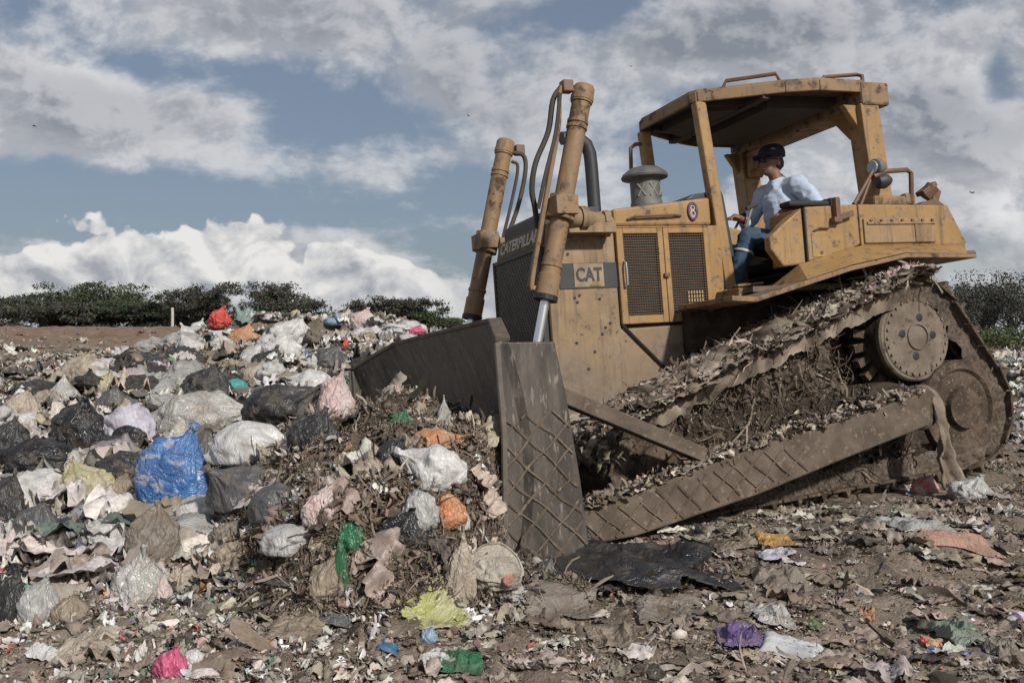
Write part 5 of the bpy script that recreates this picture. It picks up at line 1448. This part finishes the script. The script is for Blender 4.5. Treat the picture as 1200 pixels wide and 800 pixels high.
# ------------------------------------------------------------------ now the litter itself, kept clear of the single pieces
rg = np.random.default_rng(5)
left = lambda X, Y: (X/Y < -.03-.0*Y)
gl = lambda X, Y: (X/Y > -.16) | (Y < 5.2)
scatter('ground_litter', 95000, (-.62, .66), (2.5, 14), 'ground', .0155, rg, M['litter'], 'trampled scraps of plastic and paper strewn over brown soil', (.42, .26, .32), .25, .16, .85, gl, .04, -.001, 2.8, .10, 'litter', .08)
scatter('film_litter', 2400, (-.6, .66), (2.6, 13), 'ground', .085, rg, M['litter_gloss'], 'larger muddy rags and film pressed into the soil', (.84, .14, .02), .16, .15, .9, lambda X, Y: (X/Y > -.16) | (Y < 5.4), .05, .006, 2.0, .04, 'litter', .19, .9)
scatter('slope_litter', 44000, (-.62, .02), (4.0, 15.5), 'slope', .038, rg, M['litter_gloss'], 'mixed pale and dark plastic scraps covering the trash slope', (.60, .20, .20), .55, .30, .8, lambda X, Y: ((X/Y > -.36) | (Y < 13)) & (Y > 4.2), .05, 0, 2.0, .04, 'litter', .17)
scatter('pressed_rags', 2300, (-.1, .66), (2.9, 9.5), 'film', .075, rg, M['litter'], 'muddy rags and torn film trodden into the ground at right', (.90, .08, .02), .11, .15, .9, gl, .04, .004, 2.0, .03, 'litter', .17, .9)
scatter('slope_film', 1800, (-.62, -.03), (4.6, 14.5), 'sheet', .19, rg, M['litter_gloss'], 'crumpled torn plastic film lying between the bags of the slope', (.97, .02, .01), .32, .22, .8, lambda X, Y: ((X/Y > -.34) | (Y < 11)), .05, 0, 1.4, .02, 'litter', .40, .66)
scatter('pale_litter', 9000, (-.60, -.12), (3.2, 5.8), 'slope', .026, rg, M['litter'], 'pale paper and plastic shreds on the flat ground below the slope', (.55, .25, .2), .45, .28, .9, None, .05, 0, 2.4, .0, 'litter', .10)
scatter('crest_litter', 5200, (-.35, .02), (10.5, 15.0), 'slope', .085, rg, M['litter_gloss'], 'pale plastic rubbish along the crest of the trash slope', (.78, .08, .14), .6, .32, 1.0, None, .05, 0, 1.6, 0, 'litter', .22)
scatter('far_litter', 22000, (.02, .75), (9.0, 70), 'slope', .06, rg, M['litter_gloss'], 'pale scattered rubbish on the flat ground behind the bulldozer', (.68, .1, .22), .45, .25, .95, None, .05, 0, 2.0, .05, 'litter', .6)
scatter('bank_litter', 700, (-.62, -.28), (13, 50), 'ground', .05, rg, M['litter'], 'sparse rubbish on the distant tan earth bank', (.6, .1, .3), .3, .25, 1.0, None, .05, 0, 2.0, .03, 'litter', .3)

heap_litter()
heap_film()

# ------------------------------------------------------------------ trees and shrubs behind
def tree(x, Y, hgt, wid, seed, green, label, dens=900, leaf=.16, bare=.3, group=None, name='shrub', cat='shrub'):
    rng = np.random.default_rng(seed); z = float(h_ground(np.array([x]), np.array([Y]))[0])-.05
    t = thing(name, label, cat, (x, Y, z), group=group)
    m = MB(); tips = []
    ns = 3+int(rng.integers(0, 3))
    for i in range(ns):
        b = np.array([rng.normal(0, wid*.08), rng.normal(0, wid*.08), 0]); d = np.array([rng.normal(0, .5)*wid/hgt, rng.normal(0, .4)*wid/hgt, 1.0])
        mid = b+d*hgt*.38; m.tube([b, b+d*hgt*.18+rng.normal(0, .03, 3)*hgt, mid], [hgt*.022, hgt*.017, hgt*.012], 6)
        for j in range(5):
            e = mid+np.array([rng.normal(0, .22)*wid, rng.normal(0, .2)*wid, rng.uniform(.15, .58)*hgt]); k = (mid+e)/2+rng.normal(0, .05, 3)*hgt
            m.tube([mid, k, e], [hgt*.011, hgt*.007, hgt*.003], 5); tips.append(e); tips.append(k)
            for q in range(4):
                g = e+np.array([rng.normal(0, .14)*wid, rng.normal(0, .14)*wid, rng.normal(.05, .12)*hgt]); m.tube([k if q % 2 else e, (e+g)/2+rng.normal(0, .02, 3)*hgt, g], [hgt*.005, hgt*.003, hgt*.0015], 4); tips.append(g)
    m.build('trunk', M['twig'], t)
    tips = np.array(tips); tips[:, 2] = np.clip(tips[:, 2], .08*hgt, hgt*1.1)
    low = np.stack([rng.uniform(-.5, .5, 22)*wid, rng.uniform(-.4, .4, 22)*wid, rng.uniform(.04, .45, 22)*hgt], -1); tips = np.concatenate([tips, low])
    tips = tips[rng.random(len(tips)) > bare*.5]
    c = tips[rng.integers(0, len(tips), dens)]+rng.normal(0, 1, (dens, 3))*np.array([.055*wid, .055*wid, .045*hgt])
    c[:, 2] = np.maximum(c[:, 2], .04*hgt)
    v, f, per = patches(c, leaf*rng.uniform(.5, 1.4, dens), np.tile(UP, (dens, 1)), rng, 1.2, .15, (.5, 1.0), 2)
    cl = np.array(green)[None]*rng.uniform(.6, 1.5, (dens, 1))+rng.normal(0, .008, (dens, 3))
    merge('crown', [(v, f, per, np.clip(cl, .008, .3))], M['leaf'], t)
    return t
mt, t_, bs = material('leaf_dull'); at = t_.n('ShaderNodeAttribute', attribute_name='Col'); t_.put(bs.inputs['Base Color'], at.outputs['Color']); bs.inputs['Roughness'].default_value = .8; bs.inputs['Specular IOR Level'].default_value = .15; M['leaf'] = mt
M['twig'] = plain('twig_bark', (.10, .085, .07), .9)
G1, G2, G3, G4 = (.046, .054, .038), (.056, .072, .036), (.066, .067, .054), (.056, .074, .038)
row = [(5, 3.0, 5.0, G3), (38, 2.9, 4.6, G1), (70, 2.5, 4.2, G3), (108, 3.0, 5.4, G2), (140, 2.6, 5.0, G2), (172, 2.5, 4.2, G1), (205, 2.4, 3.6, G1), (232, 3.0, 3.2, G3),
       (328, 3.1, 4.0, G3), (352, 2.3, 4.4, G4), (385, 2.1, 4.2, G4), (424, 2.3, 3.8, G3), (455, 2.7, 3.6, G3), (486, 2.6, 4.0, G4), (510, 2.2, 3.2, G4), (300, 1.5, 3.0, G3)]
labs = ['leftmost bush of the distant row, dull and twiggy', 'dense dark bush second from the left in the distant row', 'low greyish bush in the distant row left of the flat-topped tree', 'tallest flat-topped green tree in the left half of the distant row',
        'spreading green tree touching the flat-topped tree on its right', 'dark bush in the distant row midway to the white post', 'dark bush just behind the white post', 'feathery upright bush right of the white post',
        'wispy dark bush standing left in the second group behind the crest', 'low green bush behind the middle of the crest', 'lowest wide green bush behind the white crest bags', 'grey green bush behind the white and pink crest bag',
        'taller twiggy bush near the blade top', 'round green bush just left of the lift cylinder', 'small green bush touching the blade top corner', 'faint low bush in the gap between the two groups']
for i, ((px, h_, w_, g_), lb) in enumerate(zip(row, labs)):
    Y = 66+5*math.sin(i*2.4); tree((px-600)/FPX*Y, Y, h_*Y/70*(.80 if i < 8 else .86)*(.78, 1.05, .8, 1.2, .9, .75, .85, 1.12, 1.15, .75, .7, .95, 1.15, .9, .8, .8)[i], w_*1.3*Y/70, 300+i, g_, lb, 15000, .125, .3, 'bushes along the distant skyline', 'tree' if i in (3, 4) else 'bush', 'tree' if i in (3, 4) else 'bush')
for i, (px, h_, w_, Y, lb) in enumerate([(1128, 2.2, 2.3, 36, 'grey twiggy bush at the far right nearest the bulldozer'), (1165, 2.6, 2.6, 38, 'tallest grey twiggy bush at the far right'), (1200, 2.5, 2.6, 36, 'grey twiggy bush cut by the right edge of the picture')]):
    tree((px-600)/FPX*Y, Y, h_, w_, 340+i, (.070, .072, .060), lb, 9000, .062, .5, 'bare bushes at far right', 'bush', 'bush')
tree((1182-600)/FPX*33, 33, .8, 3.0, 350, (.075, .095, .04), 'low green weeds at the foot of the grey bushes', 4000, .075, 0, None, 'low_bush', 'weeds')
def post():
    Y = 58; x = (202-600)/FPX*Y; z = float(h_ground(np.array([x]), np.array([Y]))[0])
    m = MB(); m.tube([(0, 0, -.1), (0.01, 0, .7), (0, 0, 1.15)], [.09, .085, .08], 8); o = m.build('fence_post', plain('post_white', (.5, .48, .44), .8)); o.location = (x, Y, z)
    tag(o, 'single pale post standing in front of the distant bushes', 'post')
post()
def bird(px, py, Y, s, yaw, lab):
    m = MB(); m.tube([(-s*.35, 0, 0), (-.1*s, 0, .02*s), (.2*s, 0, .01*s), (.42*s, 0, 0)], [.02*s, .07*s, .06*s, .015*s], 6)
    for q in (-1, 1): m.add([(.08*s, q*.04*s, .02*s), (-.14*s, q*.04*s, .02*s), (-.10*s, q*.5*s, .18*s), (.05*s, q*.48*s, .19*s), (-.02*s, q*.95*s, .06*s), (.08*s, q*.04*s, .035*s), (-.14*s, q*.04*s, .035*s), (-.10*s, q*.5*s, .19*s), (.05*s, q*.48*s, .2*s)], [(0, 1, 2, 3), (3, 2, 4), (5, 8, 7, 6), (8, 4, 7), (0, 3, 8, 5), (1, 6, 7, 2), (3, 4, 8), (2, 7, 4)])
    o = m.build('bird', M['black']); o.location = ((px-600)/FPX*Y, Y, CAMZ+(400-py)/FPX*Y); o.rotation_euler = (.2, .1, yaw); tag(o, lab, 'bird', 'birds circling over the landfill')
for a in ((40, 148, 90, .55, .4, 'lone dark bird high at the far left of the sky'), (375, 60, 150, .5, 1.9, 'tiny bird high above the distant bushes'), (549, 136, 120, .55, 2.6, 'tiny bird left of the far lift cylinder top'), (739, 78, 120, .5, .9, 'tiny bird between the cylinders and the canopy'), (1139, 226, 70, .5, .1, 'dark bird behind the rear of the bulldozer')): bird(*a)

# ------------------------------------------------------------------ sky: daylight plus broken cloud, as a function of direction
SUN_DIR = Vector((.44, -.68, .57)).normalized()
def sky():
    w = bpy.data.worlds.new('World'); scene.world = w; w.use_nodes = True
    nt = w.node_tree; t = NT(nt); bg = nt.nodes['Background']
    st = t.n('ShaderNodeTexSky', sky_type='NISHITA'); st.sun_disc = False
    st.sun_elevation = math.asin(SUN_DIR.z); st.sun_rotation = math.atan2(SUN_DIR.x, SUN_DIR.y); st.air_density = 1.0; st.dust_density = 1.6; st.ozone_density = 1.2
    d = t.n('ShaderNodeTexCoord').outputs['Generated']; sp = t.n('ShaderNodeSeparateXYZ'); t.put(sp.inputs[0], d)
    x, y, z = sp.outputs
    yy = t.m('MAXIMUM', t.m('ABSOLUTE', y), .12)
    u = t.m('DIVIDE', x, yy); v = t.m('DIVIDE', z, yy)
    zz = t.m('ADD', t.m('MAXIMUM', z, 0.0), .16)
    def vec(a, b, c=0.0):
        n = t.n('ShaderNodeCombineXYZ'); t.put(n.inputs[0], a); t.put(n.inputs[1], b); t.put(n.inputs[2], c); return n.outputs[0]
    P = vec(t.m('DIVIDE', x, zz), t.m('MULTIPLY', t.m('DIVIDE', y, zz), 1.25)); Q = vec(u, t.m('MULTIPLY', v, 1.35))
    def blob(px, py, rx, ry, rot=0.0):
        """soft spot round one direction"""
        cu = (px-600)/FPX; cv = (400-py)/FPX; c, s = math.cos(rot), math.sin(rot)
        du = t.m('SUBTRACT', u, cu); dv = t.m('SUBTRACT', v, cv)
        a = t.m('ADD', t.m('MULTIPLY', du, c*FPX/rx), t.m('MULTIPLY', dv, s*FPX/rx)); b = t.m('ADD', t.m('MULTIPLY', du, -s*FPX/ry), t.m('MULTIPLY', dv, c*FPX/ry))
        r2 = t.m('ADD', t.m('MULTIPLY', a, a), t.m('MULTIPLY', b, b))
        return t.m('EXPONENT', t.m('MULTIPLY', r2, -1.0))
    def total(bl):
        o = None
        for (k, *a) in bl:
            q = t.m('MULTIPLY', blob(*a), k); o = q if o is None else t.m('ADD', o, q)
        return o
    # high broken layer
    n1 = t.noise(P, 1.05, 5, .57, .35); n2 = t.noise(Q, 5.2, 6, .58, .3)
    n3 = t.noise(Q, 15, 5, .62, .2)
    dens = t.m('ADD', t.m('MULTIPLY', n1, .45), t.m('MULTIPLY', n2, .55)); dens = t.m('ADD', t.m('MULTIPLY', t.m('SUBTRACT', dens, .5), 1.7), .5); dens = t.m('ADD', dens, t.m('MULTIPLY', t.m('SUBTRACT', n3, .5), .34))
    holes = total([(.34, 230, 232, 330, 46, 0), (.26, 20, 15, 110, 60, 0), (.22, 390, 120, 150, 38, -.38), (.22, 215, 85, 90, 22, -.1), (.26, 690, 12, 80, 30, 0), (.18, 600, 60, 60, 40, 0), (.16, 790, 190, 60, 60, 0), (.20, 1170, 85, 24, 60, 0), (.14, 1060, 300, 120, 60, 0), (.12, 540, 250, 60, 60, 0), (.10, 940, 140, 90, 26, 0)])
    adds = total([(.10, 250, 30, 200, 40, -.1), (.10, 60, 105, 200, 40, -.25), (.10, 350, 190, 190, 28, -.28), (.10, 900, 50, 300, 60, 0), (.1, 950, 200, 100, 40, 0), (.12, 1130, 70, 40, 30, 0), (.1, 1120, 200, 120, 60, 0), (.10, 560, 330, 80, 40, 0)])
    dd = t.m('ADD', t.m('SUBTRACT', dens, holes), adds)
    dd = t.m('ADD', dd, .07); dd = t.m('SUBTRACT', dd, t.m('MULTIPLY', t.sm(z, .45, .75), .35))  # unseen overhead cloud thinned to cut the fill light
    al = t.sm(dd, .36, .62)
    off = t.n('ShaderNodeVectorMath', operation='ADD'); t.put(off.inputs[0], Q); off.inputs[1].default_value = (.020, .028, 0)
    n2s = t.noise(off.outputs[0], 5.2, 6, .58, .3)
    off3 = t.n('ShaderNodeVectorMath', operation='ADD'); t.put(off3.inputs[0], Q); off3.inputs[1].default_value = (.009, .012, 0)
    n3s = t.noise(off3.outputs[0], 15, 5, .62, .2)
    lit = t.sm(t.m('ADD', t.m('SUBTRACT', n2, n2s), t.m('MULTIPLY', t.m('SUBTRACT', n3, n3s), .65)), -.11, .11)
    fine = t.noise(Q, 17, 4, .6, .2)
    br = t.m('ADD', t.m('MULTIPLY', lit, .42), t.m('MULTIPLY', t.sm(dd, .78, .46), .35)); br = t.m('ADD', br, t.m('MULTIPLY', fine, .16))
    spots = total([(.40, 1128, 72, 34, 24, 0), (.30, 1172, 238, 46, 40, 0), (.30, 930, 195, 90, 28, 0), (.18, 430, 155, 60, 26, 0), (.15, 130, 70, 120, 24, 0), (-.22, 800, 30, 420, 44, 0), (-.2, 1080, 130, 160, 40, 0), (.12, 560, 290, 60, 40, 0), (-.16, 560, 110, 110, 70, 0)])
    br = t.m('ADD', br, spots, None, True)
    hi = t.mix(br, (2.2, 2.4, 2.8), (7.2, 7.2, 7.3))
    clear = t.mix(.55, st.outputs[0], (3.1, 3.4, 3.95))
    clear = t.mix(1.0, clear, (.66, .69, .73), 'MULTIPLY')
    col = t.mix(t.m('MULTIPLY', al, .94), clear, hi)
    # cumulus bank low over the horizon
    rp = t.n('ShaderNodeValToRGB'); rp.color_ramp.interpolation = 'B_SPLINE'; el = rp.color_ramp.elements
    pts = [(-.60, .100), (-.50, .108), (-.46, .098), (-.41, .116), (-.35, .128), (-.30, .124), (-.25, .120), (-.21, .100), (-.17, .110), (-.13, .104), (-.09, .082), (-.05, .055), (.0, .05), (.2, .07), (.40, .075), (.46, .12), (.52, .13), (.60, .10)]
    while len(el) < len(pts): el.new(.5)
    for e, (a, b) in zip(el, pts): e.position = (a+.7)/1.4; e.color = (b*5, b*5, b*5, 1)
    t.put(rp.inputs[0], t.m('DIVIDE', t.m('ADD', u, .7), 1.4))
    top = t.m('DIVIDE', rp.outputs[0], 5.0)
    qd = vec(u, t.m('MULTIPLY', v, 1.15))
    b1 = t.noise(qd, 11, 4, .55); b3 = t.noise(qd, 70, 4, .62)
    def billow(du, dv):
        w = vec(t.m('ADD', t.m('ADD', u, du), t.m('MULTIPLY', b1, .05)), t.m('ADD', t.m('MULTIPLY', t.m('ADD', v, dv), 1.25), t.m('MULTIPLY', b1, .04)))
        return t.m('ADD', t.m('MULTIPLY', t.voro(w, 20, 'SMOOTH_F1'), .62), t.m('MULTIPLY', t.voro(w, 52, 'SMOOTH_F1'), .38))
    b2 = billow(0.0, 0.0); b2s = billow(.006, .010)
    edge = t.m('ADD', t.m('MULTIPLY', t.m('SUBTRACT', b1, .5), .075), t.m('MULTIPLY', t.m('SUBTRACT', .40, b2), .075)); edge = t.m('ADD', edge, t.m('MULTIPLY', t.m('SUBTRACT', b3, .5), .016))
    hgt = t.m('SUBTRACT', t.m('ADD', top, edge), v)
    ca = t.sm(hgt, -.001, .006)
    qo = vec(t.m('ADD', u, .008), t.m('MULTIPLY', t.m('ADD', v, .012), 1.15))
    r1 = t.m('SUBTRACT', t.noise(qd, 15, 6, .6, .4), t.noise(qo, 15, 6, .6, .4))
    rel = t.m('ADD', t.m('MULTIPLY', r1, 2.9), t.m('MULTIPLY', t.m('SUBTRACT', b2s, b2), 1.3))
    base = t.m('ADD', t.m('MULTIPLY', t.sm(hgt, .10, .012), .55), t.m('MULTIPLY', t.sm(t.noise(vec(u, t.m('MULTIPLY', v, 2.6)), 9, 4, .5), .38, .62), .42))
    sh = t.m('ADD', t.m('ADD', base, .02), rel, None, True)
    cc = t.mix(sh, (3.2, 3.4, 3.75), (7.4, 7.3, 7.15))
    fade = t.m('MULTIPLY', ca, t.sm(v, .004, .045, .72, 1.0))
    fade = t.m('MULTIPLY', fade, t.sm(u, -.02, -.11, .35, 1.0))
    col = t.mix(fade, col, cc)
    # whitish air right at the horizon
    col = t.mix(t.sm(v, .06, .0, 0, .35), col, (3.9, 4.1, 4.4))
    t.put(bg.inputs[0], col); bg.inputs[1].default_value = .10
sky()
sl = bpy.data.lights.new('sun', 'SUN'); sl.energy = 3.6; sl.angle = rad(3); sl.color = (1, .95, .87)
so_ = bpy.data.objects.new('sun', sl); COL.objects.link(so_); so_.rotation_euler = (-SUN_DIR).to_track_quat('-Z', 'Y').to_euler(); so_.location = SUN_DIR*50

# ------------------------------------------------------------------ camera
cam = bpy.data.cameras.new('camera'); co_ = bpy.data.objects.new('camera', cam); COL.objects.link(co_)
co_.location = (0, 0, CAMZ); co_.rotation_euler = (rad(90), 0, 0); cam.sensor_width = 36; cam.lens = 35.0; cam.clip_end = 20000; cam.clip_start = .05
scene.camera = co_
scene.cycles.max_bounces = 6; scene.cycles.diffuse_bounces = 3; scene.cycles.glossy_bounces = 2; scene.cycles.transmission_bounces = 2
scene.view_settings.view_transform = 'Standard'; scene.view_settings.look = 'None'; scene.view_settings.exposure = 0.12; scene.view_settings.gamma = 1.0
